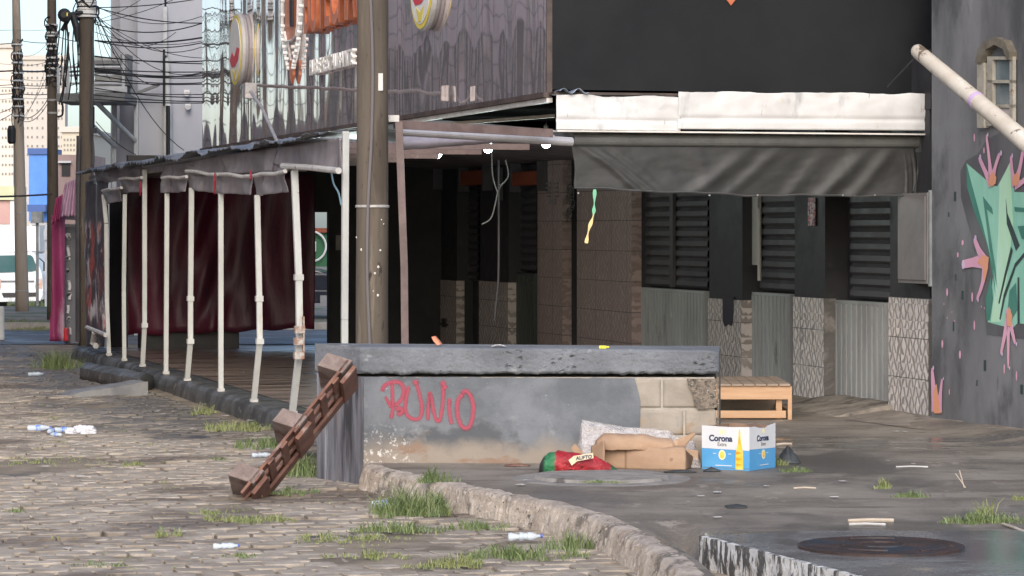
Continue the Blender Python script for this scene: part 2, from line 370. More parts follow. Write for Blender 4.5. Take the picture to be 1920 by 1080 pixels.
# crossing-end sidewalk under the deck
m_deck = pm('wet_deck_floor', (.17, .12, .095), (.27, .2, .165), 1.4, (.35, 2.2, 1), .3, .55, .25, 20, .004, rotz=RZ, world=True, over=(((.06, .048, .04), 2.2, .5, .64, (.3, 2.5, 1), .2), ((.33, .28, .24), 3.5, .6, .72, (.3, 2.5, 1), .6)))
mb = MB(); mb.grid(lambda a, b: L(lerp(-.9, 16.4, b), lerp(VL2+.2, .3+2.95*max(0, min(1, (lerp(-.9, 16.4, b)-4)/3)), a), .012+.004*fbm(a*9, b*30)), 30, 90)
struct(mb.build('deck_floor', m_deck, smooth=True, origin=(0, 0, 0)))
mb = MB()
m_dk = pm('deck_kerb', (.045, .045, .045), (.1, .097, .092), 2.5, rough=.7, rough2=.4, bump=.8, bscale=22, bdist=.02, world=True, over=(((.22, .21, .2), 8, .58, .68), ((.12, .1, .06), 2, .58, .7)))
kp = [(-.16, -.3), (-.14, -.1), (-.12, -.03), (-.08, .0), (0, .012), (.12, .012), (.24, .008), (.25, -.2)]
for j0 in range(1):
    rr = []
    for i in range(221):
        u = -1.6+i*.085
        rr.append([L(u, VL2+a+.03*fbm(u*.7, j*.3, 1)+.02*fbm(u*3, j, 4), b+.012*fbm(u*1.3, j*.6, 7)) for j, (a, b) in enumerate(kp)])
    mb.add([a for r in rr for a in r], [(i*8+j, i*8+j+1, (i+1)*8+j+1, (i+1)*8+j) for i in range(220) for j in range(7)])
struct(mb.build('deck_kerb', m_dk, smooth=True, origin=(0, 0, 0)))
# low concrete stub sticking out into the street
a0 = G(252, 712, -.02); a1 = G(108, 735, -.13)
d = (a1-a0); w = Vector((-d.y, d.x, 0)).normalized()*.42
mb = MB(); mb.sheet(lambda a, b: a0.lerp(a1, a)+w*b+Z*(.01*fbm(a*6, b*5)-(.02 if a > .9 else 0)), 20, 6, Z*-.2)
tag(mb.build('concrete_ramp', pm('ramp_concrete', (.15, .15, .155), (.24, .235, .23), 3, rough=.6, bump=.6, bscale=30, world=True, over=(((.2, .17, .1), 4, .55, .65),)), smooth=False), 'low broken concrete ramp running from the deck kerb into the street', 'ramp')
mb = MB()
mb.sheet(lambda a, b: G(150, 690, -.02).lerp(G(262, 712, -.02), a)+Vector((.05, .8, 0))*b+Z*(.05*math.sin(math.pi*min(1, b*1.1))+.02*fbm(a*7, b*5)), 20, 10, Z*-.2)
tag(mb.build('rubble_mound', m_dk, smooth=True), 'dark lumpy mound of rubble by the far end of the deck kerb', 'rubble')
# ================================================================ BAR BUILDING
m_blackwall = pm('black_wall_paint', (.024, .023, .025), (.038, .036, .038), 3, rough=.55, rough2=.75, bump=.25, bscale=20, world=True, over=(((.045, .042, .042), 5, .6, .75),))
def mk_panel(name, tint):
    n = N(name)
    co = n.coord((1, 1, .12), RZ); g = n.noise(co, 1.7, .6, .4, 0, 1); co2 = n.coord((1, 1, .7), RZ); g2 = n.noise(co2, 1.5, .5, .5, 0, 1)
    n.b.inputs['Base Color'].default_value = (*tint, 1); n.b.inputs['Roughness'].default_value = .04
    n.b.inputs['Metallic'].default_value = .85
    b = n.bump(g, .6, .03); b = n.bump(g2, .4, .025, b); n.l(b, n.b.inputs['Normal']); return n.m
m_panel = mk_panel('glossy_dark_panel', (.9, .79, .765))
m_front = pm('black_front_panel', (.008, .009, .011), (.015, .016, .018), .8, spec=.2, rough=.5, rough2=.6, bump=.15, bscale=3, bdist=.01, world=True)
m_trim = pm('white_trim', (.6, .56, .5), (.75, .72, .68), 5, rough=.5)
m_dtrim = pm('dark_trim', (.05, .035, .03), (.1, .07, .06), 5, rough=.6)
B0 = L(0, 0, 0); bar = thing('bar_building', 'black bar building with glossy panelled upper storey over a closed tiled shopfront', 'building', B0)
UEND = 17.15; TOP = 7.2; ZB = 2.72
w_right = 0
# length of the front end face, to pixel column 1760
qf = hit(1760, 100, L(0, 0, 0), U); VR = (qf-O).dot(V)
# upper storey: inner body, side panels with joints, end panel
mb = MB(); mb.lbox(.03, UEND-.02, .03, VR-.02, ZB+.04, TOP-.1); mb.build('upper_storey', m_blackwall, bar)
us = [0, 1.02, 2.72, 4.42, 6.12, 7.82, 9.52, 11.22, 12.92, 14.62, UEND]
us = [0, U3(845, 0), U3(728, 0), U3(640, 0), U3(560, 0), U3(500, 0), U3(450, 0), U3(410, 0), UEND]
mb = MB()
for i in range(len(us)-1):
    for z0, z1 in ((ZB, 4.9), (4.905, TOP)): mb.lbox(us[i]+.003, us[i+1]-.003, -.012, .028, z0, z1)
mb.build('side_panel', m_panel, bar)
k = MB()
k.lbox(-.012, .028, .03, VR, ZB+.02, TOP)
k.build('end_panel', m_front, bar)
MB().lbox(-.03, UEND, -.05, .02, ZB-.045, ZB-.002).build('lower_frame', m_dtrim, bar)
MB().lbox(-.02, U3(745, -.02), -.02, .03, ZB-.085, ZB-.048).build('edge_strip', m_trim, bar)
MB().lbox(-.02, .0, -.018, .028, ZB, TOP).build('corner_strip', m_dtrim, bar)
# soffit between upper storey and shopfront
m_soff = pm('lilac_soffit', (.16, .14, .16), (.24, .21, .24), 1.5, rough=.6, world=True, over=(((.08, .07, .07), 2, .5, .66),))
mb = MB(); mb.add([L(5.5, .1, ZB-.05), L(20, .1, ZB-.05), L(20, VL3+.05, 2.42), L(5.5, VL3+.05, 2.42), L(5.5, .1, ZB), L(20, .1, ZB), L(20, VL3+.05, 2.5), L(5.5, VL3+.05, 2.5)], [(0, 1, 2, 3), (4, 7, 6, 5), (0, 4, 5, 1), (1, 5, 6, 2), (2, 6, 7, 3), (3, 7, 4, 0)])
mb.build('soffit', m_soff, bar)
MB().lbox(-.0, 5.49, .06, VR-.05, ZB-.03, ZB+.0).build('front_soffit', pm('soffit_shade_black', (.006, .006, .006), rough=1, spec=0, bump=0), bar)  # near soffit coloured black, its shade put into the colour
# ---- shopfront wall: recessed plane v=VL3+.12, pillars to VL3
RC = VL3+.12
uR = U3(1747)
MB().lbox(uR, 16.4, RC+.1, RC+.35, 0, 3.2).build('back_wall', m_blackwall, bar)
def mk_tile(name, hi, lo_, mortar):
    n = N(name); co = n.coord((1, 1, 1), RZ); sp = n.new('ShaderNodeSeparateXYZ'); n.l(co, sp.inputs[0])
    y = sp.outputs[1]; z = sp.outputs[2]
    nzr = n.noise(n.coord((1, 1, 1), RZ), 3, 2, .5, 0, 1); zz_ = n.math('ADD', n.math('MULTIPLY', z, 14), n.math('MULTIPLY', nzr, .7)); row = n.math('FLOOR', zz_); fz = n.math('FRACT', zz_)
    wn = n.new('ShaderNodeTexWhiteNoise', noise_dimensions='1D'); n.l(row, wn.inputs['W'])
    nz = n.noise(n.coord((1, 1, .3), RZ), 9, 2, .5, 0, 1)
    yy = n.math('ADD', n.math('MULTIPLY', y, 15), n.math('ADD', n.math('MULTIPLY', wn.outputs['Value'], 7), n.math('MULTIPLY', nz, 1.2)))
    fy = n.math('FRACT', yy); tri = n.math('MULTIPLY', n.math('ABSOLUTE', n.math('SUBTRACT', fy, .5)), 2)
    par = n.math('MODULO', n.math('ABSOLUTE', n.math('FLOOR', yy)), 2); fz = n.math('ABSOLUTE', n.math('SUBTRACT', par, fz)); h = n.ramp(n.math('SUBTRACT', tri, fz), -.12, .2)
    w2 = n.new('ShaderNodeTexWhiteNoise', noise_dimensions='2D'); cb = n.new('ShaderNodeCombineXYZ'); n.l(n.math('FLOOR', yy), cb.inputs[0]); n.l(row, cb.inputs[1]); n.l(cb.outputs[0], w2.inputs['Vector'])
    bright = n.mix(w2.outputs['Value'], hi, tuple(c*.8 for c in hi))
    col = n.mix(h, bright, lo_)
    # tile joints every .34 m
    j = n.math('FRACT', n.math('MULTIPLY', z, 2.95)); jm = n.math('LESS_THAN', j, .022)
    j2 = n.math('LESS_THAN', n.math('FRACT', n.math('MULTIPLY', y, 1.7)), .018)
    col = n.mix(n.math('MAXIMUM', jm, j2), col, mortar)
    col = n.mix(n.noise(n.coord(), 2.5, 5, .6, .5, .8), col, tuple(c*.7 for c in hi))
    n.l(col, n.b.inputs['Base Color']); n.b.inputs['Roughness'].default_value = .5
    n.l(n.bump(n.math('SUBTRACT', 1, h), .4, .008), n.b.inputs['Normal']); return n.m
m_tile = mk_tile('relief_tile_grey', (.78, .7, .64), (.32, .28, .255), (.13, .12, .11))
m_tileb = mk_tile('relief_tile_brown', (.4, .3, .27), (.25, .185, .165), (.06, .05, .05))
m_tilem = mk_tile('relief_tile_dim', (.6, .525, .48), (.26, .225, .2), (.1, .09, .085))
def zpx(py, px, v=VL3): return HV(px, py, v).z
def pillar(px0, px1, ztile, tile, name='pillar', ztop=2.6, label=None):
    ua, ub = U3(px1), U3(px0)
    p = MB().lbox(ua, ub, VL3, RC+.1, .0, ztop).build(name, m_blackwall, bar)
    if ztile:
        t = MB().lbox(ua-.006, ub+.004, VL3-.014, VL3-.002, .0, ztile); 
        t.lbox(ua-.012, ua-.002, VL3-.014, RC-.02, .0, ztile)
        t.build('tile_facing', tile, p)
    return p
P1 = pillar(1669, 1743, zpx(558, 1700), m_tile); P2 = pillar(1490, 1547, zpx(558, 1518), m_tile); P3 = pillar(1330, 1392, zpx(561, 1360), m_tilem)
P4 = pillar(1084, 1186, 2.58, m_tileb); P5 = pillar(1010, 1056, 2.58, m_tileb)
P6 = pillar(900, 954, zpx(528, 925), m_tilem); P7 = pillar(811, 857, zpx(525, 834), m_tilem)
MB().lbox(U3(811), 16.4, VL3+.02, RC+.1, 0, 2.6).build('side_wall', m_blackwall, bar)
MB().lbox(uR, U3(811), VL3-.01, RC+.1, 2.6, 3.1).build('lintel', m_blackwall, bar)
def mk_rib(name, a, b): return pm(name, a, b, 2.5, (1, 1, .5), .5, .7, .2, 30, .003, world=True, over=(((.12, .11, .09), 3, .6, .75, (1, 1, .3)), ((.5, .5, .48), 14, .68, .72, (1, 1, .25))))
m_rib = mk_rib('grey_green_gate', (.3, .3, .29), (.37, .37, .355)); m_rib2 = mk_rib('dark_gate', (.045, .055, .045), (.07, .08, .07))
m_slat = pm('black_shutter', (.05, .046, .049), (.08, .073, .077), 4, (1, 1, 1), .5, .65, .2, 30, .003, world=True)
def gate(px0, px1, py_top, mat, nr, zbot=.03, v=None):
    v = v or RC+.03; ua, ub = U3(px1, v), U3(px0, v); z1 = HV((px0+px1)/2, py_top, v).z; mb = MB(); k = (ub-ua)/nr; pts = []
    for i in range(nr):
        for t, dv in ((0, 0), (.34, 0), (.36, -.055), (.98, -.055)): pts.append((ua+(i+t)*k, dv))
    pts.append((ub, 0)); n = len(pts)
    vs = [L(u, v+dv, zbot) for u, dv in pts]+[L(u, v+dv, z1) for u, dv in pts]+[L(u, v+dv+.01, zbot) for u, dv in pts]+[L(u, v+dv+.01, z1) for u, dv in pts]
    fs = [(i, i+1, n+i+1, n+i) for i in range(n-1)]+[(2*n+i, 3*n+i, 3*n+i+1, 2*n+i+1) for i in range(n-1)]+[(n+i, n+i+1, 3*n+i+1, 3*n+i) for i in range(n-1)]
    mb.add(vs, fs); g = mb.build('gate', mat, bar); gp = MB()
    for i in range(nr): gp.lbox(ua+(i+.02)*k, ua+(i+.34)*k, v-.012, v-.004, zbot, z1)
    gp.build('gap_shade_strip', m_blackwall, g)  # black strips paint the shade inside the recessed grooves
    f = MB(); f.lbox(ua, ub, v-.05, v+.02, z1+.001, z1+.03); f.lbox(ua-.02, ua-.001, v-.055, v+.02, zbot, z1+.03); f.lbox(ub+.001, ub+.02, v-.055, v+.02, zbot, z1+.03)
    if zbot < .2: f.lbox(ua, ub, v-.05, v+.02, zbot-.025, zbot-.001)
    f.build('gate_frame', mat, g); return g, z1
def shutter(px0, px1, z0, z1=2.55, v=None, mat=m_slat, mull=None):
    v = v or RC+.06; ua, ub = U3(px1, v), U3(px0, v); mb = MB(); h = .105; z = z0
    while z < z1:
        mb.add([L(ua, v, z), L(ub, v, z), L(ub, v-.035, z+h*.25), L(ua, v-.035, z+h*.25), L(ub, v-.03, z+h*.7), L(ua, v-.03, z+h*.7), L(ub, v, z+h), L(ua, v, z+h)], [(0, 1, 2, 3), (3, 2, 4, 5), (5, 4, 6, 7)]); z += h
    s = mb.build('shutter', mat, bar)
    if mull: MB().lbox(U3(mull+3, v), U3(mull-3, v), v-.07, v-.036, z0, z1).build('mullion', m_slat, s)
g, z = gate(1572, 1668, 571, m_rib, 10, .09); shutter(1600, 1684, z+.05)
g, z = gate(1411, 1489, 555, m_rib, 11, .04); shutter(1430, 1500, z+.05)
g, z = gate(1193, 1329, 547, m_rib, 24, .03); shutter(1210, 1332, z+.05, mull=1270)
g, z = gate(958, 1009, 516, m_rib2, 14); shutter(972, 1010, z+.05)
shutter(862, 900, .9)
MB().lbox(U3(1424, RC), U3(1410, RC), RC-.02, RC+.02, 1.25, 2.2).tube([L(U3(1415), VL3+.05, 1.1), L(U3(1415), VL3+.05, 1.8)], .02).build('pipe', pm('pale_pipe', (.4, .38, .34), rough=.6), bar)
# concrete doorstep ramps
m_step = pm('doorstep_concrete', (.2, .17, .14), (.32, .28, .23), 4, rough=.85, bump=.9, bscale=25, bdist=.02, world=True, over=(((.12, .1, .08), 5, .5, .65),))
def step(px0, px1, h, dep):
    ua, ub = U3(px1), U3(px0)
    MB().sheet(lambda a, b: L(lerp(ua-.1, ub+.05, a), VL3-dep+(dep+.15)*b, .0+h*min(1, b*1.25)+.02*fbm(a*5, b*4, px0)*(1 if b > .05 else 0)), 16, 10, Z*-.15).build('doorstep', m_step, bar, smooth=True)
step(1560, 1668, .1, .55); step(1405, 1490, .05, .2)
# wrought ironwork between the brown pillars
q = HV(1366, 583, VL3-.017); MB().slab([HV(x, y, VL3-.0165) for x, y in [(1355, 556), (1376, 556), (1375, 600), (1372, 612), (1366, 608), (1359, 613), (1355, 600)]], -V*.002).build('paint_run', pm('dark_paint_run', (.03, .025, .035), rough=.5), bar)
# items hung on the shopfront
m_grey = pm('grey_cabinet', (.16, .145, .135), (.2, .18, .17), 3, rough=.55)
a, b = U3(1738, VL3-.14), U3(1684, VL3-.14); z0, z1 = HV(1710, 531, VL3-.14).z, HV(1710, 362, VL3-.14).z
cb = thing('meter_cabinet', 'grey metal meter cabinet on the pillar beside the graffiti wall', 'cabinet', L(a, VL3-.07, z0))
MB().lbox(a, b, VL3-.14, VL3-.016, z0, z1).build('cabinet_box', m_grey, cb)
MB().lbox(a+.02, b-.02, VL3-.152, VL3-.142, z0+.03, z1-.03).build('door', m_grey, cb)
MB().lbox(a-.03, a-.003, VL3-.13, VL3-.02, z0-.02, z1+.02).build('side_frame', pm('pale_frame', (.17, .18, .18), (.24, .25, .25), 5, rough=.5), cb)
m_stick = pm('sticker_print', (.55, .55, .55), (.5, .06, .04), 25, (1, 1, .6), .5, .5, 0, over=(((.06, .06, .1), 30, .52, .56),))
p0 = HV(1517, 423, VL3-.01); s = MB(); s.boxf(p0, -U*(.17), -V*.012, Z*(HV(1517, 371, VL3-.01).z-p0.z)); tag(s.build('poster_strip', m_stick), 'narrow red and white poster strip hanging on the second tiled pillar', 'poster')
# orange wall lamps (deep reflector boxes)
m_orange = pm('orange_glaze', (.2, .045, .02), (.3, .07, .03), 8, rough=.5)
lampdef = [((960, 1009, 322, 347), 'nearest'), ((863, 906, 320, 347), 'middle'), ((778, 813, 322, 345), 'farthest')]
for (x0, x1, y0, y1), w in lampdef:
    v = VL3-.12; ua, ub = U3(x1, v), U3(x0, v); z0, z1 = HV((x0+x1)/2, y1, v).z, HV((x0+x1)/2, y0, v).z
    t = thing('wall_sign_box', f'{w} of the three orange boxes high on the black shopfront wall', 'sign box', L(ua, VL3, z0), 'orange boxes on the shopfront')
    MB().lbox(ua, ub, v, VL3-.005, z0, z1).build('box', m_orange, t)
    for s_ in ((ua-.05, ua-.002), (ub+.002, ub+.05)): MB().lbox(s_[0], s_[1], v-.02, VL3-.006, z0-.08, z1+.12).build('bracket', m_slat, t)
# end wall of the deck, dark, with an opening beside the curtain
m_end = pm('dark_end_wall', (.02, .02, .021), (.032, .03, .03), 2, rough=.8, world=True)
uE = 16.35
def VE(px): q = hit(px, 500, L(uE, 0, 0), U); return (q-O).dot(V)
ew = thing('end_wall', 'dark wall closing the far end of the deck with a door-sized opening', 'wall', L(uE, 1, 0))
mb = MB(); mb.lbox(uE, uE+.15, VE(617), VL3+.05, 0, 2.6); mb.build('wall', m_end, ew)
mb = MB(); mb.lbox(uE, uE+.15, VE(240), VE(616.9), 1.6+(430-398)/F*40, 2.6); mb.build('header', m_end, ew)
tb = P(636, 455, 39.0); MB().boxc(tb, .09, .02, .2, V, U).build('small_plate', m_grey, ew)
# long dark counter under the curtain
mb = MB(); mb.lbox(uE-.6, uE-.15, VE(255), VE(434), .0, .24); tag(mb.build('low_counter', pm('counter_black', (.02, .018, .018), (.035, .03, .03), 3, rough=.5), bevel=.01), 'long low black counter below the maroon curtain', 'counter')
# maroon curtain
n = N('maroon_tarpaulin'); co = n.coord((1, 1, .35)); f = n.noise(co, 1.6, 4, .6, .35, .7)
n.l(n.mix(f, (.06, .014, .026), (.12, .012, .034)), n.b.inputs['Base Color']); n.b.inputs['Roughness'].default_value = .5
n.l(n.bump(n.noise(n.coord((1, 1, .5)), 5, 5, .6, 0, 1), .4, .03), n.b.inputs['Normal']); m_mar = n.m
mb = MB()
def VC(px): q = hit(px, 500, L(uE-.75, 0, 0), U); return (q-O).dot(V)
def cur(a, b):
    v = lerp(VC(240), VC(591), a); zb = lerp(.2, .27, a)
    w = .05*math.sin(a*26+1.5*math.sin(b*3))+.05*fbm(a*6, b*2, 3)+.05*math.sin(a*9+b*4)
    w += .05*math.sin((a-b*.35)*40)*max(0, 1-abs(a-.42)*5)
    return L(uE-.75+w, v, lerp(zb, 2.35, b)+.015*math.sin(a*30)*(1-b))
mb.sheet(cur, 120, 24, U*.006); tag(mb.build('maroon_curtain', m_mar, smooth=True), 'wide maroon tarpaulin curtain closing the far end of the deck', 'curtain')
# ---- green sign and dark car seen through the opening
m_green = pm('sign_green', (.03, .14, .06), (.04, .17, .075), 3, rough=.4)
c = P(560, 465, 58)
sg = thing('green_sign', 'green sign board with white ring seen through the far opening', 'sign', Vector((c.x, c.y, ST)))
MB().boxf(P(500, 500, 58), Vector((P(640, 500, 58).x-P(500, 500, 58).x, 0, 0)), Vector((0, .08, 0)), Z*(.0+P(0, 432, 58).z-P(0, 500, 58).z)).build('board', m_green, sg)
MB().boxf(P(500, 436, 57.9), Vector((1.5, 0, 0)), Vector((0, .06, 0)), Z*.09).build('orange_band', m_orange, sg)
k = MB(); cc = P(583, 462, 57.88); ring = [cc+Vector((math.cos(t), 0, math.sin(t)))*.3 for t in [i*math.pi/16 for i in range(33)]]; k.tube(ring, .022, 6, False); k.build('ring', pm('white_paint', (.8, .8, .78), rough=.6), sg)
MB().boxc(P(588, 462, 57.88), .1, .02, .2).build('mark', MATS['white_paint'], sg)
for x in (520, 625): MB().tube([P(x, 500, 58.04), Vector((P(x, 0, 58).x, 58.04, ST))], .04).build('post', m_slat, sg)
m_car = pm('dark_car_paint', (.02, .023, .035), rough=.2, bump=0); m_rub = pm('rubber', (.02, .02, .02), (.03, .03, .03), 10, rough=.85)
m_glass = pm('car_glass', (.03, .04, .045), rough=.05, bump=0); m_chr = pm('grey_bumper', (.25, .25, .26), rough=.4, bump=0)
cx = P(566, 0, 55).x; cy = 55
car = thing('parked_car', 'dark blue parked car glimpsed through the far opening', 'car', Vector((cx-1.4, cy, ST)))
side = [(-3.6, .35), (-3.6, .8), (-2.6, .95), (-1.9, 1.4), (-.5, 1.42), (.15, 1.0), (.55, .92), (.62, .6), (.62, .35)]
MB().slab([Vector((cx+x, cy, ST+z)) for x, z in side], Vector((0, 1.6, 0))).build('body', m_car, car, bevel=.04)
MB().boxf(Vector((cx+.35, cy-.03, ST+.3)), Vector((.4, 0, 0)), Vector((0, 1.66, 0)), Z*.2).build('bumper', m_chr, car)
MB().slab([Vector((cx+x, cy-.006, ST+z)) for x, z in [(-2.4, .98), (-1.85, 1.34), (-.55, 1.36), (-.05, 1.0)]], Vector((0, .004, 0))).build('side_window', m_glass, car)
for wx in (-2.75, -.1):
    w = MB().lathe(Vector((cx+wx, cy-.05, ST+.31)), [(.2, 0), (.31, .0), (.31, .2), (.2, .2)], Vector((0, 1, 0)), 24).build('wheel', m_rub, car)
    MB().lathe(Vector((cx+wx, cy-.06, ST+.31)), [(.05, 0), (.17, .01), (.19, .03)], Vector((0, 1, 0)), 16).build('rim', m_chr, w)

# ---- signs on the facade
m_ltr = pm('orange_letter', (.45, .12, .05), (.55, .18, .08), 6, rough=.35, bump=.1)
m_wl = pm('white_letter', (.72, .71, .68), (.8, .79, .77), 6, rough=.45, bump=.1)
zt = HV(573, 62, -.1).z; ul, ur = U3(573, -.1), U3(674, -.1)
t = thing('orange_letter_sign', 'large orange raised letters on the glossy dark facade', 'letter sign', L(ur, 0, zt))
text('BUTECHAO', .98, L(ul, -.03, zt), -U, Z, -V, .05, m_ltr, 'letters', t, .012, sx=(ul-ur)/4.55)
zt = HV(584, 141, -.05).z; ul, ur = U3(584, -.05), U3(665, -.05)
t = thing('white_letter_sign', 'small white raised letters below the orange lettering', 'letter sign', L(ur, 0, zt))
text('PUB E RESTAURANTE', .235, L(ul, -.03, zt), -U, Z, -V, .025, m_wl, 'letters', t, .004, sx=(ul-ur)/2.22)
# mug-shaped emblem with a studded white outline ending in a point
t = thing('emblem_sign', 'orange shield emblem outlined by white studs left of the lettering', 'sign', HV(545, 150, -.03))
def EP(px, py, v=-.03): return HV(px, py, v)
sh = [(533, -60), (560, -60), (559, 0), (558, 45), (555, 66), (547, 76), (537, 78), (534, 60)]
MB().slab([EP(a, b) for a, b in sh], V*.02).build('shield', m_ltr, t)
k = MB(); k.tube([EP(a, b, -.045) for a, b in sh], .016, 6, False); k.build('shield_edge', m_wl, t)
MB().slab([EP(a, b, -.05) for a, b in [(542, -10), (548, -10), (548, 50), (543, 50)]], V*.015).build('slot', m_blackwall, t)
left = [(529, -20), (529, 40), (530, 75), (535, 105), (540, 128)]; right = [(565, -20), (563, 20), (560, 60), (556, 90), (551, 115), (549, 128)]
k = MB()
for pth in (left, right): k.tube([EP(a, b, -.04) for a, b in pth], .02, 6)
k.build('outline', m_wl, t)
for pth in (left, right):
    q = smoothpath([EP(a, b, -.07) for a, b in pth], 5)
    for p in q[::2]: k = MB(); k.lathe(p, [(.02, -.03), (.024, 0), (.02, .02)], -V, 8); k.build('stud', pm('lamp_white', (.8, .8, .78), rough=.3, bump=0), t)
MB().slab([EP(a, b, -.06) for a, b in [(541, 113), (549, 113), (549, 140), (546, 157), (543, 145)]], V*.03).build('tip', m_ltr, t)
p = hit(1369, 0, L(-.03, 0, 0), U)
MB().slab([p+V*a+Z*b-U*.0 for a, b in [(-.03, .2), (.045, .2), (.045, .0), (.008, -.045), (-.03, .0)]], U*.012).build('orange_tip', m_ltr, bar)
# round light box signs
def round_sign(px, py, label, r):
    c = HV(px, py, -.012); t = thing('round_light_box', label, 'sign', c-Z*r, 'round light box signs')
    m1 = pm('sign_rim', (.38, .37, .36), (.48, .47, .45), 3, rough=.4, bump=.05)
    MB().lathe(c, [(r*.95, .0), (r*.97, .01), (r*.97, .045)], -V, 48).build('back_rim', pm('sign_rim_grey', (.3, .29, .3), rough=.5), t, smooth=False)
    MB().lathe(c-V*.045, [(r, 0), (r, .035), (r*.97, .045), (.9*r, .045)], -V, 48).build('body', m1, t)
    def disc(rr, off, nm, mat, fn=lambda a: 1): MB().slab([c-V*(off-.17)+(-U*math.cos(a)+Z*math.sin(a))*rr*fn(a) for a in [i*math.pi/24 for i in range(48)]], -V*.006).build(nm, mat, t)
    disc(r*.95, .262, 'yellow_ring', pm('logo_yellow', (.75, .6, .08), rough=.4, bump=0)); disc(r*.85, .269, 'face', m_wl)
    pts = [(-.7, -.25), (-.35, -.05), (0, -.2), (.4, .05), (.75, .0), (.55, -.3), (.1, -.45), (-.4, -.45)]
    MB().slab([c-V*.106+(-U*a+Z*b)*r for a, b in pts], -V*.005).build('red_band', pm('logo_red', (.65, .03, .05), rough=.4, bump=0), t)
    pts = [(-.3, -.5), (0, -.62), (.35, -.5), (.1, -.8), (-.15, -.8)]
    MB().slab([c-V*.106+(-U*a+Z*b)*r for a, b in pts], -V*.005).build('yellow_mark', MATS['logo_yellow'], t); return t
rs = HV(462, 94, -.1); round_sign(455, 94, 'round white light box sign with red band at the left end of the facade', .47)
round_sign(808, -34, 'round white light box sign cut by the top edge, right of the big pole', .47)
# prop from the canopy edge up to the facade
m_zinc = pm('grey_steel', (.25, .24, .24), (.4, .38, .37), 8, rough=.5, metallic=.3, over=(((.15, .07, .04), 14, .6, .7),))
pr = thing('prop_rod', 'thin grey steel prop rising from the canopy eave to below the round sign', 'rod', HV(535, 300, -1.6))
MB().tube([HV(536, 305, VL2-.02), HV(515, 255, -1.55), HV(490, 200, -1.3), HV(470, 172, -1.15)], .017, 8).build('rod', m_zinc, pr)
MB().boxc(HV(468, 170, -1.1), .16, .12, .16, U, V).tube([HV(468, 170, -1.1), HV(455, 160, -.1)], .02).build('junction', m_zinc, pr)
# ================================================================ GRAFFITI WALL at the right
c0 = G(1747, 795); DW = Vector((.36, -.933, 0)).normalized(); NW = DW.cross(Z).normalized()
if NW.y > 0: NW = -NW
def HW(px, py, off=0.0): return hit(px, py, c0+NW*off, NW)
m_gw = pm('grey_mural_wall', (.12, .12, .123), (.19, .19, .194), 1.6, (1, 1, .4), .6, .75, .35, 18, .006, world=True,
          over=(((.07, .07, .075), 1.5, .5, .66, (1, 1, .5)), ((.3, .3, .305), 3.5, .62, .76, (1, 1, .3)), ((.09, .09, .095), 7, .6, .72, (1, 1, .2)), ((.2, .2, .21), 40, .68, .72)))
gw = thing('graffiti_wall', 'grey painted side wall with green mural and pink splashes at the right edge', 'wall', c0)
HH = 7.2; e1 = c0+DW*3.4
MB().slab([c0, e1, e1+Vector((2, .3, 0)), c0+Vector((2, .6, 0))], Z*HH).build('wall', m_gw, gw)
m_mud = pm('mud_pile', (.16, .13, .105), (.26, .22, .18), 5, rough=.9, bump=.8, bscale=30, world=True)
mb = MB(); mb.grid(lambda a, b: c0-DW*.75+DW*4*a+NW*(.45*b-.03)+Z*(.055*(1-b)**2*(1+.5*fbm(a*12, b*2))+.004), 60, 8)
struct(mb.build('soil_bank', m_mud, smooth=True, origin=(0, 0, 0)))
def mural(name, pts, off, mat, label=None):
    o = MB().slab([HW(a, b, off) for a, b in pts], NW*.0012).build(name, mat, gw)
    if label: o['label'] = label
    return o
def paint(nm, a, b=None, s=3): return pm('paint_'+nm, a, b or a, s, (1, 1, .3), .55, .6, .15, 30, .002, world=True, lo=.3, hi=.7)
mint = paint('mint', (.23, .5, .38), (.33, .62, .48)); mintd = paint('deep_green', (.04, .17, .13), (.09, .26, .2)); mintl = paint('pale_green', (.42, .66, .42), (.48, .72, .6)); dk = paint('dark_line', (.03, .05, .05)); shade = paint('soft_black', (.075, .075, .08), (.13, .13, .135), 2)
pink = paint('pink', (.6, .3, .42), (.68, .38, .48)); orng = paint('salmon', (.68, .3, .16), (.7, .33, .22)); lil = paint('lilac', (.5, .36, .56), (.62, .5, .66)); wht = paint('highlight', (.78, .74, .78))
mural('dark_halo', [(1801, 320), (1812, 300), (1832, 290), (1850, 262), (1880, 246), (1905, 262), (1928, 300), (1960, 300), (1960, 640), (1850, 628), (1845, 560), (1835, 480), (1815, 420), (1802, 370)], .002, shade)
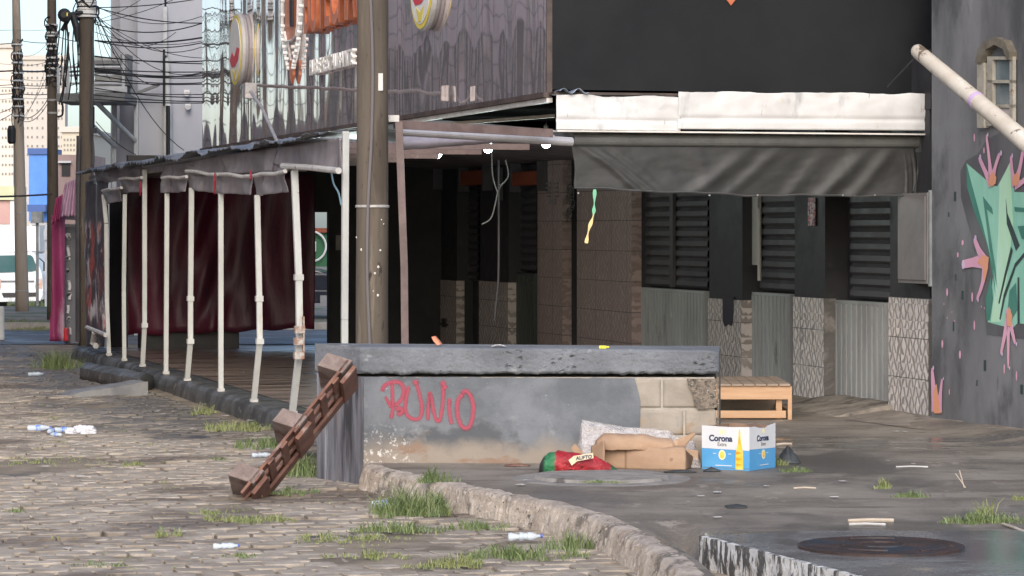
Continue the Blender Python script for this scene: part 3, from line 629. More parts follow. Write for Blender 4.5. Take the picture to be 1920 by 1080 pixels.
def letterpaint():
    mural('letter', [(1812, 306), (1858, 345), (1870, 350), (1896, 302), (1902, 360), (1960, 362), (1960, 612), (1908, 606), (1898, 616), (1852, 604), (1862, 520), (1850, 455), (1828, 400), (1813, 350)], .0045, mint)
    mural('letter_shadow', [(1812, 306), (1822, 345), (1842, 420), (1862, 500), (1868, 560), (1862, 520), (1850, 455), (1828, 400), (1813, 350)], .007, mintd)
    mural('letter_bar', [(1874, 345), (1894, 304), (1899, 420), (1888, 520), (1876, 604), (1858, 604), (1868, 520), (1872, 430)], .007, mintl)
    for k, (pts, mt) in enumerate([([(1843, 368), (1860, 390), (1862, 402), (1850, 392)], mintd), ([(1843, 368), (1850, 392), (1866, 500), (1870, 540), (1856, 470)], mintd), ([(1886, 372), (1889, 400), (1912, 460), (1905, 470), (1888, 420)], dk),
            ([(1902, 388), (1945, 392), (1945, 399), (1903, 396)], mintd), ([(1908, 424), (1945, 422), (1945, 450), (1916, 448)], mintd), ([(1896, 462), (1899, 470), (1886, 520), (1874, 570), (1872, 568), (1884, 512)], dk),
            ([(1930, 462), (1933, 466), (1905, 500), (1884, 560), (1876, 600), (1874, 598), (1882, 552), (1903, 494)], dk), ([(1908, 520), (1911, 520), (1912, 606), (1908, 606)], dk), ([(1893, 545), (1905, 530), (1908, 580), (1896, 600), (1890, 575)], mintd), ([(1848, 560), (1858, 520), (1862, 560), (1856, 600), (1850, 600)], mintd)]):
        mural('letter_detail', pts, .0095, mt)
letterpaint()
def hand(fingers, palm, off=.012):
    """painted splash: palm polygon with tapering fingers"""
    mb = MB()
    for f in fingers:
        pts = smoothpath([HW(x, y) for x, y, w in f], 4); ws = []
        for i in range(len(f)-1): ws += [lerp(f[i][2], f[i+1][2], j/4) for j in range(4)]
        ws.append(f[-1][2]*.5); ribbon(mb, pts, [w/215 for w in ws], NW, off, .0012)
    o = mb.build('splash', pink, gw)
    MB().slab([HW(a, b, off+.003) for a, b in palm], NW*.001).build('splash_heart', orng, o)
    k = MB()
    for f in fingers:
        x, y, w = f[-1]; c = HW(x, y+0, off+.003); k.slab([c+DW*math.cos(t)*w*.35/215+Z*math.sin(t)*w*.6/215 for t in [i*math.pi/5 for i in range(10)]], NW*.001)
    k.build('splash_tip', lil, o)
hand([[(1861, 345, 20), (1850, 322, 10), (1838, 295, 9)], [(1861, 345, 20), (1858, 305, 9), (1852, 253, 6)], [(1861, 345, 20), (1868, 315, 9), (1877, 287, 8)]], [(1853, 345), (1855, 330), (1862, 322), (1868, 332), (1867, 344), (1860, 350)])
hand([[(1905, 348, 18), (1900, 320, 9), (1898, 292, 7)], [(1905, 348, 18), (1914, 318, 10), (1922, 275, 8)], [(1905, 348, 16), (1918, 342, 9), (1930, 330, 8)]], [(1898, 345), (1900, 330), (1908, 322), (1912, 335), (1907, 350)])
hand([[(1848, 490, 24), (1838, 470, 14), (1829, 447, 10)], [(1846, 490, 26), (1826, 492, 16), (1806, 496, 14)], [(1850, 490, 20), (1845, 530, 10), (1834, 562, 7)]], [(1832, 492), (1842, 478), (1854, 482), (1852, 505), (1846, 530), (1842, 500)])
hand([[(1893, 590, 16), (1886, 630, 10), (1879, 664, 6)], [(1893, 580, 16), (1893, 640, 8), (1893, 690, 5)], [(1893, 590, 16), (1900, 620, 10), (1906, 645, 6)]], [(1892, 575), (1898, 592), (1896, 612), (1889, 612), (1887, 592)])
hand([[(1757, 770, 30), (1753, 730, 16), (1750, 690, 7)], [(1762, 770, 24), (1766, 735, 9), (1769, 710, 5)]], [(1751, 775), (1750, 735), (1756, 720), (1760, 750), (1764, 775)])
k = MB()
for x, y, w, h in [(1827, 258, 5, 12), (1845, 282, 4, 9), (1805, 455, 7, 8), (1796, 478, 5, 8), (1776, 548, 6, 12), (1823, 557, 6, 14), (1827, 610, 5, 14), (1767, 645, 6, 12), (1800, 665, 6, 12), (1883, 692, 4, 14), (1906, 705, 4, 14), (1780, 735, 3, 9), (1776, 596, 2, 3), (1790, 602, 2, 3), (1840, 575, 2, 3), (1846, 578, 2, 3), (1785, 585, 2, 2), (1770, 570, 2, 3)]:
    c = HW(x, y, .004); k.slab([c+DW*math.cos(t)*w*.5/215+Z*math.sin(t)*h*.6/215 for t in [i*math.pi/5 for i in range(10)]], NW*.0012)
k.build('paint_drop', pink, gw)
k = MB()
for x, y, w, h in [(1791, 368, 6, 16), (1779, 402, 3, 8), (1792, 520, 3, 10), (1805, 553, 6, 14), (1788, 612, 4, 16), (1847, 685, 7, 18), (1832, 718, 3, 10), (1916, 730, 8, 16)]:
    k.boxc(HW(x, y, .002), w/215, .006, h/215, DW, NW)
k.build('putty_hole', dk, gw)
# hooded window high in the wall
m_cream = pm('cream_window', (.28, .255, .21), (.4, .37, .31), 6, rough=.7, over=(((.2, .1, .05), 12, .6, .68),)); m_pane = pm('dim_glass', (.12, .15, .16), (.18, .21, .22), 2, rough=.15, bump=0)
wn = thing('arched_window', 'small arched window with stained cream frame in the grey wall', 'window', HW(1872, 240))
def WP(px, py, o=0): return HW(px, py, o)
arch = [(1842, 118), (1848, 92), (1860, 78), (1878, 70), (1896, 76), (1906, 96), (1908, 112), (1902, 112), (1894, 92), (1878, 84), (1862, 94), (1854, 118)]
MB().slab([WP(a, b, .0) for a, b in arch], NW*.07).build('arch_hood', pm('mossy_hood', (.1, .085, .06), (.17, .15, .12), 9, rough=.9), wn)
MB().slab([WP(a, b, .002) for a, b in [(1842, 118), (1855, 118), (1855, 240), (1842, 240)]], NW*.05).build('left_jamb', m_cream, wn)
MB().slab([WP(a, b, .003) for a, b in [(1856, 110), (1903, 110), (1903, 236), (1856, 236)]], NW*.01).build('pane', m_pane, wn)
k = MB()
for a, b, c, d in [(1857, 106, 1905, 112), (1857, 150, 1905, 156), (1857, 196, 1905, 202), (1857, 112, 1867, 236), (1899, 112, 1905, 236)]:
    k.slab([WP(a, b, .015), WP(c, b, .015), WP(c, d, .015), WP(a, d, .015)], NW*.03)
k.build('frame', m_cream, wn)
MB().slab([WP(a, b, .014) for a, b in [(1868, 204), (1898, 204), (1898, 236), (1868, 236)]], NW*.012).build('lower_panel', pm('pinkish_panel', (.5, .44, .43), rough=.7), wn)
# cream pipe sloping down in front of the wall
m_pole = pm('cream_pipe', (.52, .46, .38), (.62, .57, .49), 3, rough=.5, bump=.3, bscale=25, over=(((.16, .12, .09), 7, .6, .66), ((.8, .76, .7), 5, .6, .7)))
mb = MB(); a = P(1722, 97, 23.0); b = P(1985, 318, 21.2); dd = (b-a).normalized()
mb.lathe(a-dd*.03, [(.02, -.02), (.045, -.012), (.055, .01), (.058, .04), (.064, .8), (.07, 1.6), (.076, 2.3)], dd, 20); cpipe = mb.build('sloping_pipe', m_pole, None, smooth=True)
tag(cpipe, 'thick cream pipe with rounded end slanting down across the grey wall', 'pipe')
k = MB(); q = a+dd*.93; k.lathe(q, [(.069, 0), (.069, .05)], dd, 20, ); k.build('tape_band', lil, cpipe)
mb = MB(); mb.tube([a+dd*.02, P(1664, 163, 23.4)], .006, 6); tag(mb.build('stay_wire', m_slat), 'thin wire stay from the tip of the cream pipe to the white fascia', 'wire')

# ================================================================ FRONT AWNING
v0 = lambda px, u=-.25: (hit(px, 300, L(u, 0, 0), U)-O).dot(V)
def HF(px, py, u=-.25): return hit(px, py, L(u, 0, 0), U)
m_fas = pm('white_sheet_metal', (.6, .59, .575), (.7, .69, .68), 2, rough=.32, rough2=.5, bump=.12, bscale=9, bdist=.008, over=(((.62, .57, .42), 6, .66, .76, (1, 1, .3)), ((.42, .42, .42), 4, .56, .72, (1, 1, .4)), ((.33, .27, .2), 14, .66, .72, (1, 1, .2))))
fa = thing('metal_fascia', 'dented white sheet metal fascia along the front of the awning', 'fascia', HF(1400, 245))
def fas(pa, pb, za, zb, uo, n):
    A, Bp = v0(pa), v0(pb); zt = HF(pa, za).z; zbt = HF(pa, zb).z; zt2 = HF(pb, za+4).z; zb2 = HF(pb, zb+3).z
    def fn(a, b):
        v = lerp(A, Bp, a); z = lerp(lerp(zbt, zt, b), lerp(zb2, zt2, b), a)
        crease = .012*math.exp(-((b-.28)/.05)**2)
        dent = .045*fbm(v*1.9, z*2.5, n)+.007*fbm(v*6, z*7, n+4)
        return L(-.25-uo+dent*(.4+.6*b)+crease-.02*b, v, z+(.03*fbm(v*3, n) if b > .95 else 0)-(0 if b < .99 else .01))
    mb = MB(); mb.sheet(fn, 90, 22, U*.004); return mb.build('sheet', m_fas, fa, smooth=True)
fas(1043, 1276, 176, 243, .0, 1); fas(1270, 1752, 170, 242, .012, 2)
A, Bv = v0(1043), v0(1752); zt, zb_ = HF(1400, 174).z, HF(1400, 245).z
MB().boxf(L(-.27, Bv+.004, zb_-.01), U*.5, V*.012, Z*(zt-zb_+.02)).build('end_cap', m_fas, fa)
MB().boxf(L(-.275, A, HF(1043, 246).z-.004), U*.2, V*(Bv-A), Z*.012).build('bottom_lip', m_trim, fa)
MB().boxf(L(-.2, A, zt-.03), U*.19, V*(Bv-A), Z*.02).build('top_sheet', m_dtrim, fa)
k = MB(); k.sheet(lambda a, b: L(-.3+.2*b, A+.02+.24*a, zt-.02+.02*math.sin(a*12)*(1-.4*b)+.012), 60, 4, Z*.004); tag(k.build('tile_scrap', pm('blue_grey_tile', (.1, .13, .18), (.3, .34, .4), 12, rough=.4), smooth=True), 'crumpled piece of blue grey corrugated sheet on the left end of the fascia', 'sheet scrap')
m_tarp = pm('grey_tarpaulin', (.026, .026, .0245), (.038, .038, .036), 1.5, rough=.5, rough2=.6, bump=.2, bscale=8, over=(((.055, .055, .052), 2, .6, .75),))
aw = thing('drop_awning', 'grey drop-down tarpaulin awning hanging below the white fascia', 'awning', HF(1400, 365, -.12))
MB().tube([HF(1074, 262, -.12), HF(1740, 266, -.12)], .052, 16).build('roller_tube', pm('roller_grey', (.12, .12, .115), (.16, .16, .15), 4, rough=.45), aw)
MB().boxc(HF(1723, 268, -.12), .03, .14, .16, V, U).build('roller_bracket', m_slat, aw)
vA, vB = v0(1076, -.12), v0(1719, -.12); zT = HF(1400, 272, -.12).z
def tarp(a, b):
    v = lerp(vA, vB, a+.006*math.sin(b*5)*b); zb = lerp(HF(1076, 352, -.12).z, HF(1719, 367, -.12).z, min(1, a*2.0)) ; zb += .005*math.sin(a*21)-.003*math.sin(a*55)
    z = lerp(zb, zT, b); s = 1-b; w = 0
    for (x0, sl, amp, wd) in ((.02, .16, .05, .018), (.05, .17, .035, .015), (.10, .15, .02, .02), (.52, -.18, .04, .03), (.60, -.16, .03, .025), (.86, -.14, .05, .03), (.93, -.12, .05, .025), (.74, -.12, .03, .03), (.34, .05, .02, .03)):
        d = (a-(x0+sl*s))/wd; w += amp*math.exp(-d*d)*min(1, 2.5*s+.2)
    w += .03*fbm(a*8, b*2, 1)+.05*s*math.sin(a*7)
    if a > .965: w += .05*math.sin((a-.965)*500)*s
    return L(-.12-w*.5, v, z)
mb = MB(); mb.sheet(tarp, 200, 30, U*.004); mb.build('tarpaulin', m_tarp, aw, smooth=True)
k = MB(); k.tube([tarp(i/60, 0)-U*.004 for i in range(61)], .01, 6); k.build('hem', pm('hem_dark', (.05, .05, .05), rough=.6), aw)
k = MB()
for px in (1084, 1330, 1420, 1580, 1640, 1712): q = HF(px, 362+ (px > 1300)*4, -.14); k.lathe(q, [(.008, 0), (.008, .006)], -U, 10)
k.build('eyelet', pm('brass', (.35, .35, .33), rough=.3, metallic=.6, bump=0), aw)
k = MB(); k.tube([HF(1725, 275, -.1), HF(1722, 320, -.12), HF(1712, 360, -.14), HF(1730, 300, -.09), HF(1728, 365, -.1)], .01, 6); k.build('side_cord', m_slat, aw)
# barrier tape hanging from the awning
tp = smoothpath([HF(1115, 355, -.2), HF(1114, 385, -.2), HF(1112, 405, -.2), HF(1104, 430, -.2), HF(1099, 456, -.2)], 6); n = len(tp)
mb = MB(); ribbon(mb, tp, [.02+.012*math.sin(i*.9) for i in range(n)], -U, .0, .002)
nn = N('tape_green_yellow'); cc = nn.new('ShaderNodeSeparateXYZ'); nn.l(nn.tc.outputs['Object'], cc.inputs[0])
nn.l(nn.mix(nn.ramp(cc.outputs[2], .2, .26), (.8, .6, .28), (.18, .5, .3)), nn.b.inputs['Base Color'])
tag(mb.build('tape_strip', nn.m), 'torn green and yellow tape strip dangling from the left corner of the grey awning', 'tape')

# ================================================================ DECK CANOPY
m_brown = pm('brown_steel', (.11, .075, .07), (.17, .12, .11), 5, rough=.55, over=(((.24, .2, .19), 6, .6, .75, (1, 1, .3)), ((.07, .04, .03), 20, .62, .7)))
m_zinc2 = pm('old_corrugated_zinc', (.1, .11, .125), (.22, .235, .26), 3, rough=.35, rough2=.6, metallic=.4, world=True, over=(((.42, .46, .52), 2.5, .58, .68), ((.1, .07, .055), 5, .58, .68)))
uc0 = U3(647, VL2); uc1 = U3(172, VL2)
cn = thing('deck_canopy', 'rusty corrugated canopy sloping down from the dark facade over the deck', 'canopy', L(uc0, VL2, 0))
def roof(a, b):
    u = lerp(lerp(uc0, U3(735, 0), b), uc1+.1, a); v = lerp(VL2-.2+.05*fbm(u*2, 1), -.07, b)
    wav = .018*math.sin(u*36)*(1 if u > 8 else .35)
    return L(u, v, lerp(2.36, 2.64, b)+.022*math.sin(u*3.1+fbm(u, 3)*6)*(1-b)**2+wav+.05*fbm(u*.7, b*2, 5)*(1-b)+.02*fbm(u*3, b*3, 2)*(1-b))
mb = MB(); mb.sheet(roof, 420, 8, Z*-.006); mb.build('corrugated_roof', m_zinc2, cn, smooth=True)
k = MB(); k.lbox(uc0, uc1, VL2-.03, VL2+.03, 2.25, 2.31); k.build('eave_beam', m_zinc, cn)
for u in [uc0+.4+i*1.55 for i in range(11)]: MB().lbox(u, u+.05, VL2+.04, -.03, 2.26, 2.31).build('rafter', m_brown, cn)
m_val = pm('translucent_grey_vinyl', (.19, .17, .18), (.3, .275, .285), 3, (1, 1, .3), .35, .5, .4, 9, .02, world=True, over=(((.3, .27, .29), 7, .56, .72, (1, 1, .2)), ((.1, .06, .07), 4, .6, .7, (1, 1, .3))))
def valance(pts, name='valance', par=None, w=.03, fo=30, mat=None, off=-.05):
    """pts: top-left, top-right, bottom-right, bottom-left pixels on the eave plane"""
    q = [HV(x, y, VL2+off) for x, y in pts]; s = random.random()*9
    def fn(a, b):
        p = (q[3].lerp(q[2], a)).lerp(q[0].lerp(q[1], a), b); return p - V*(w*math.sin(a*fo*.33+s+b*2)*(1.2-b)+w*.8*fbm(a*6, b*2, s))-V*.0+Z*.012*fbm(a*7, s)*(1-b)
    m = MB(); m.sheet(fn, 40, 10, V*.004); return m.build(name, mat or m_val, par or cn, smooth=True)
valance([(176, 322), (268, 308), (268, 336), (176, 345)]); valance([(306, 311), (420, 290), (420, 326), (306, 334)]); valance([(421, 290), (535, 274), (535, 322), (421, 326)]); valance([(527, 276), (637, 258), (636, 320), (516, 308)])
# rolled-up drop sheets
def rolled(pts, label, barmat):
    q = HV((pts[0][0]+pts[1][0])/2, pts[3][1], VL2-.08); t = thing('rolled_drop_sheet', label, 'rolled blind', q, 'rolled drop sheets along the canopy eave')
    valance(pts, 'sheet', t, .02, 24, off=-.07)
    a, b = HV(*pts[0], VL2-.12), HV(*pts[1], VL2-.12); m = MB(); m.tube([a, a.lerp(b, .3)+Z*.008, a.lerp(b, .7)-Z*.01, b], .018, 10); m.build('bar', barmat, t); return t
m_bar = pm('dirty_white_bar', (.5, .48, .46), (.62, .6, .57), 6, rough=.45, over=(((.2, .15, .13), 12, .6, .68),))
rolled([(192, 358), (228, 352), (229, 376), (198, 384)], 'shortest rolled grey sheet, lowest at the far end of the eave', m_bar)
rolled([(224, 336), (266, 333), (265, 360), (226, 362)], 'rolled grey sheet just left of the third white post', m_bar)
rolled([(304, 334), (350, 331), (350, 360), (303, 362)], 'rolled grey sheet above the fourth white post', m_bar)
rolled([(349, 321), (410, 327), (408, 364), (352, 354)], 'rolled grey sheet with sagging lower edge above the fifth white post', m_bar)
rolled([(411, 327), (472, 330), (474, 366), (409, 362)], 'rolled grey sheet between the red ties above the sixth white post', m_bar)
rolled([(474, 330), (535, 321), (537, 360), (477, 368)], 'rolled grey sheet left of the eighth white post, tied with dark cord', m_bar)
k = MB(); a, b = HV(530, 311, VL2-.1), HV(635, 320, VL2-.1); k.tube([a, a.lerp(b, .5)+Z*.006, b], .026, 10); tag(k.build('valance_bar', m_bar), 'grey bar along the bottom of the high valance beside the tall corner post', 'bar')
m_red = pm('red_tie', (.2, .015, .03), (.3, .03, .05), 8, rough=.5)
for i, (x, y, h, w) in enumerate([(403, 330, 30, 6), (263, 345, 22, 5), (470, 325, 10, 4)]):
    q = HV(x, y, VL2-.16); m = MB(); m.tube([q+Z*.03, q-U*.01-Z*.05, q+U*.015-Z*(h/170)], [.007, .013, .008], 6); m.build('tie', m_red, None) and None
    o = bpy.context.scene.collection.objects[-1]; tag(o, ['red tie hanging beside the fifth white post roll bar', 'red tie just left of the third white post', 'small red tie knotted on the roll bar left of the eighth post'][i], 'tie', 'red ties on the roll bars')
# white posts
m_post = pm('white_post_paint', (.46, .46, .43), (.58, .58, .545), 3, (1, 1, .4), .5, .6, .2, 30, .003, over=(((.42, .38, .3), 4, .6, .72, (1, 1, .3)), ((.2, .09, .05), 20, .68, .72)))
m_foot = pm('post_foot', (.4, .38, .34), (.55, .53, .5), 20, rough=.8)
posts = [([(194, 366), (199, 420), (200, 560), (204, 664)], 8, 'first white post, leaning and kinked, at the far left end of the deck'), ([(234, 364), (232, 545), (233, 675)], 8, 'second white post from the far left end, standing straight'),
         ([(271, 318), (271, 610), (267, 694)], 9, 'third white post, reaching up to the canopy eave and bent near its foot'), ([(313, 362), (311, 706)], 9, 'fourth white post, in front of the left part of the maroon curtain'),
         ([(359, 352), (357, 560), (357, 640), (351, 718)], 10, 'fifth white post, kinked near the bottom with a rusty foot'), ([(414, 360), (414, 737)], 10, 'sixth white post, straight, in front of the middle of the maroon curtain'),
         ([(482, 366), (486, 560), (487, 640), (476, 762)], 11, 'seventh white post, knee-bent to the left above its foot'), ([(552, 320), (560, 520), (562, 655), (548, 776)], 13, 'eighth white post with a broken rusty sleeve halfway up'),
         ([(648, 246), (646, 600), (646, 806)], 13, 'tall straight white corner post beside the big wooden pole')]
for i, (pts, w, lab) in enumerate(posts):
    v = VL2+(0 if i == 8 else -.06); q = [HV(x, y, v) for x, y in pts]; q[-1].z = max(q[-1].z, .02)
    if i == 8: q[-1].z = .02
    t = thing('white_post', lab, 'post', Vector((q[-1].x, q[-1].y, 0)), 'white posts along the deck')
    sc = F/q[0].y; r = w/2/sc; m = MB()
    for a, b in zip(q[:-1], q[1:]):
        d = (b-a).normalized(); s = V - d*V.dot(d); s.normalize(); e = d.cross(s); w2 = r*.93
        m.boxf(a-s*w2-e*w2, s*2*w2, e*2*w2, d*((b-a).length-.002))
    m.build('shaft', m_post, t, bevel=.004)
    if i < 8:
        m = MB(); m.boxc(q[-1]+Z*.0, r*2.6, r*2.2, .03, V, U); m.boxc(q[-1]-Z*.04, r*1.5, r*1.5, .05, V, U); m.build('foot', m_foot, t)
        for j in q[1:-1]:
            if i in (2, 4, 6, 7): m = MB(); m.boxc(j, r*2.5, r*2.5, .05, V, U); m.build('sleeve', m_post, t)
    if i == 7:
        m = MB(); j = HV(562, 640, v-.02)
        for dz in (-.12, 0, .1): m.boxc(j+Z*dz+V*random.uniform(-.01, .01), r*2.7, r*2.4, .06, V, U)
        m.boxc(j+Z*.03+V*.03, .012, .06, .36, V, U); m.build('broken_sleeve', pm('rusty_white', (.5, .48, .44), (.3, .14, .08), 25, rough=.8), t)
# brown frame at the near end of the canopy
fp = P(745, 430, 22.0); fr = thing('brown_frame', 'brown steel post and beam framing the near end of the deck', 'frame', Vector((fp.x, fp.y, 0)))
a = P(745, 226, 22.1); b = P(1044, 243, 22.9)
MB().boxf(a-Vector((.03, 0, .06)), b-a, Vector((0, .06, 0)), Z*.065).build('beam', m_brown, fr)
k = MB(); k.boxf(P(741, 228, 22.0), Vector((.055, 0, 0)), Vector((0, .055, 0)), P(751, 500, 22.0)-P(741, 228, 22.0)); k.boxf(P(751, 500, 22.0), Vector((.055, 0, 0)), Vector((0, .055, 0)), Vector((P(754, 500, 22.0).x-P(751, 500, 22).x, 0, -P(751, 500, 22.0).z))); k.build('post', m_brown, fr)
MB().boxc(P(731, 222, 22.0)+Vector((.03, .02, 0)), .08, .05, .05).build('white_clip', m_bar, fr)
MB().tube([P(752, 246, 22.5), P(1072, 266, 23.2)], .036, 16).build('roller_tube', pm('bright_roller', (.45, .44, .45), (.55, .53, .55), 4, rough=.25, metallic=.3), fr)
MB().boxf(P(830, 236, 27.5), P(1040, 220, 26.5)-P(830, 236, 27.5), Vector((0, .05, 0)), Z*.03).build('inner_rail', m_trim, fr)
def vin(a, b): p = P(750, 266, 22.8).lerp(P(1040, 262, 23.4), a); return p+Z*(.04-.11*b*(1-.75*a)+.01*fbm(a*9, b))+Vector((0, -.05*math.sin(b*3), 0))
m = MB(); m.sheet(vin, 40, 6, Vector((0, .004, 0))); m.build('rolled_vinyl', pm('lilac_vinyl', (.26, .235, .27), (.36, .33, .37), 4, rough=.4), fr, smooth=True)
# bulbs
m_bulb = emit('lit_bulb', (.78, 1.0, .96), 14); bl = []
def bulb(px, py, D, lab):
    c = P(px, py, D); t = thing('light_bulb', lab, 'light bulb', c, 'bare bulbs under the canopy')
    r = .054; MB().lathe(c-Z*r, [(.002, 0), (r*.6, r*.25), (r, r), (r*.8, r*1.7), (.018, r*2.3)], Z, 14).build('globe', m_bulb, t, smooth=True)
    MB().lathe(c+Z*r*1.3, [(.02, 0), (.024, .03), (.024, .08), (.01, .09)], Z, 10).build('socket', m_grey, t)
    MB().tube([c+Z*.12, c+Z*.12+Vector((0, .0, max(.02, 2.58-c.z-.12)))], .004, 5).build('cord', m_slat, t)
    pl = bpy.data.lights.new('bulb', 'POINT'); pl.energy = 11; pl.color = (.85, 1, .95); pl.shadow_soft_size = .05; po = bpy.data.objects.new('bulb_light', pl); COL.objects.link(po); po.location = (0, -.02, -.09); po.parent = t
bulb(1024, 267, 26.7, 'lit bare bulb nearest the grey awning'); bulb(915, 277, 28.5, 'lit bare bulb between the other two right of the big pole'); bulb(820, 288, 30.4, 'lit bare bulb nearest the brown steel post'); bulb(661, 300, 33.5, 'lit bare bulb between the white corner post and the big wooden pole')
# hanging wires and rod inside
m_wg = pm('grey_wire', (.22, .22, .21), rough=.6); m_wb = pm('blue_wire', (.25, .42, .5), rough=.5); m_blk = pm('black_cable', (.012, .012, .014), rough=.6, bump=0)
def wire(pts, r, mat, lab, cat='wire', name='hanging_wire', group=None):
    m = MB(); m.tube(smoothpath(pts, 6), r, 5); return tag(m.build(name, mat, None, smooth=True), lab, cat, group)
D0 = 28
wire([P(922, 285, D0), P(924, 330, D0), P(934, 362, D0), P(938, 350, D0), P(953, 330, D0), P(948, 300, D0)], .007, m_wg, 'grey wire looping under the middle bare bulb')
wire([P(935, 350, D0), P(928, 385, D0), P(920, 410, D0), P(903, 421, D0)], .007, m_wg, 'grey wire end trailing left below the loop')
wire([P(935, 300, D0), P(935, 500, D0), P(931, 560, D0), P(927, 603, D0)], .012, m_slat, 'long black rod hanging in front of the first half-tiled pillar')
wire([P(621, 322, 24), P(626, 345, 24), P(635, 362, 24), P(640, 385, 24)], .008, m_wb, 'pale blue wire hanging from the canopy left of the corner post')
# small door lock plate painted on pillar
k = MB(); k.boxf(HV(811, 607, VL3-.03), -U*.9, -V*.02, Z*.03); k.boxc(HV(833, 605, VL3-.04), .22, .02, .12, U, V); tag(k.build('door_bolt', m_slat), 'black sliding bolt across the farthest half-tiled pillar', 'bolt')
k = MB(); k.boxc(HV(936, 345, VL3-.05), .2, .05, .42, U, V); tag(k.build('pipe_bracket', m_slat), 'dark bracket on the wall behind the looping grey wire', 'bracket')
k = MB()
for x in (1028, 1042):
    for y in (344, 352, 360, 368): k.boxc(HV(x, y, VL3-.03), .16, .015, .02, U, V)
k.boxc(HV(1036, 378, VL3-.03), .25, .02, .06, U, V)
tag(k.build('painted_grille', pm('grille_grey', (.22, .19, .18), rough=.7)), 'small pale vent grille high on the left brown tiled pillar', 'grille')
# scrolled ironwork between the brown pillars
k = MB(); rr = random.Random(5)
for j in range(9):
    c = HV(1066+rr.uniform(-5, 8), 355+j*7, VL3+.02); r0 = rr.uniform(.04, .08); k.tube([c+(U*math.cos(t*1.0)*r0*(1-t/12)*2.0+Z*math.sin(t)*r0*(1-t/12)) for t in [i*.45 for i in range(20)]], .006, 5)
tag(k.build('iron_scroll', pm('iron_scroll_grey', (.1, .1, .1), rough=.6)), 'curly ironwork in the dark gap between the two brown tiled pillars', 'ironwork')
# ================================================================ UTILITY POLES
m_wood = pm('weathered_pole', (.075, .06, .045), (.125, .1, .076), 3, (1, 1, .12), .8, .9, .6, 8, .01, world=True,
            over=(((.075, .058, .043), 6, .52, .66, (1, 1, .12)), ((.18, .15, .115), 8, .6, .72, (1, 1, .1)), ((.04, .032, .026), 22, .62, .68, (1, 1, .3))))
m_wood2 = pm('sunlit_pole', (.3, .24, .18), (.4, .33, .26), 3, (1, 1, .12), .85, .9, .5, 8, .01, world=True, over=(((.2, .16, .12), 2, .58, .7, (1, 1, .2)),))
m_band = pm('pole_band', (.4, .38, .35), (.5, .48, .45), 5, rough=.5, metallic=.3)
def pole(name, lab, D, top, bot, zb, wt, wb, mat, H=9.0):
    """top/bot: pixel x of the axis at y=0 and at the base"""
    base = P(bot, 430, D); base.z = zb; tp = P(top, 0, D); d = (tp-base); k = (H-zb)/d.z; tip = base+d*k
    t = thing(name, lab, 'utility pole', base, 'wooden utility poles')
    r0 = wb/2/F*D; r1 = wt/2/F*D; rt = r0+(r1-r0)*k; m = MB(); n = 24
    m.tube([base.lerp(tip, i/n)+Vector((.008*fbm(i*.5, 1, D), .008*fbm(i*.5, 2, D), 0)) - Z*(.15 if i == 0 else 0) for i in range(n+1)], [lerp(r0, rt, i/n) for i in range(n+1)], 20)
    m.build('shaft', mat, t, smooth=True)
    return t, lambda py: (lambda z: base+d*((z-base.z)/d.z))(EYE-(py-HY)/F*D), lambda py: lerp(r0, r1, ((EYE-(py-HY)/F*D)-zb)/(tp.z-zb))
def band(t, at, rad, py, h=.04, mat=None):
    m = MB(); m.lathe(at(py)-Z*h/2, [(rad(py)+.003, 0), (rad(py)+.008, .004), (rad(py)+.008, h-.004), (rad(py)+.003, h)], Z, 20); m.build('band', mat or m_band, t)
bp, at, rd = pole('utility_pole', 'thick brown wooden pole standing right behind the low blue grey wall', 21.9, 699, 697, 0, 58, 62, m_wood)
band(bp, at, rd, 387, .022)
a = at(-30); cb = smoothpath([at(y)+Vector((-.012+.02*math.sin(y*.01), -rd(y)-.012, 0)) for y in (-80, 100, 250, 386, 500, 600, 690, 800)], 6); MB().tube(cb, .012, 8).build('cable', pm('cable_grey', (.14, .125, .125), rough=.5), bp)
MB().boxc(at(155)+Vector((rd(155)*.55, -rd(155)*.82, 0)), .035, .02, .13).build('tag', m_bar, bp)
k = MB()
for x, y, s in [(678, 468, .02), (713, 469, .016), (709, 500, .02), (703, 512, .018), (708, 553, .02), (690, 528, .01), (668, 445, .014), (715, 412, .01), (719, 420, .01), (700, 545, .01)]:
    c = at(y); c = c+Vector(((x-CX)/F*21.8-c.x, 0, 0)); off = c.x-at(y).x; c.y -= math.sqrt(max(.0001, rd(y)**2-off*off))-.002; s *= .6; k.lathe(c, [(s*.6, -.004), (s, .0), (s*.7, .004)], Vector((0, -1, 0)), 7)
k.build('poster_remnant', pm('paper_remnant', (.5, .45, .38), (.62, .58, .5), 20, rough=.8), bp)
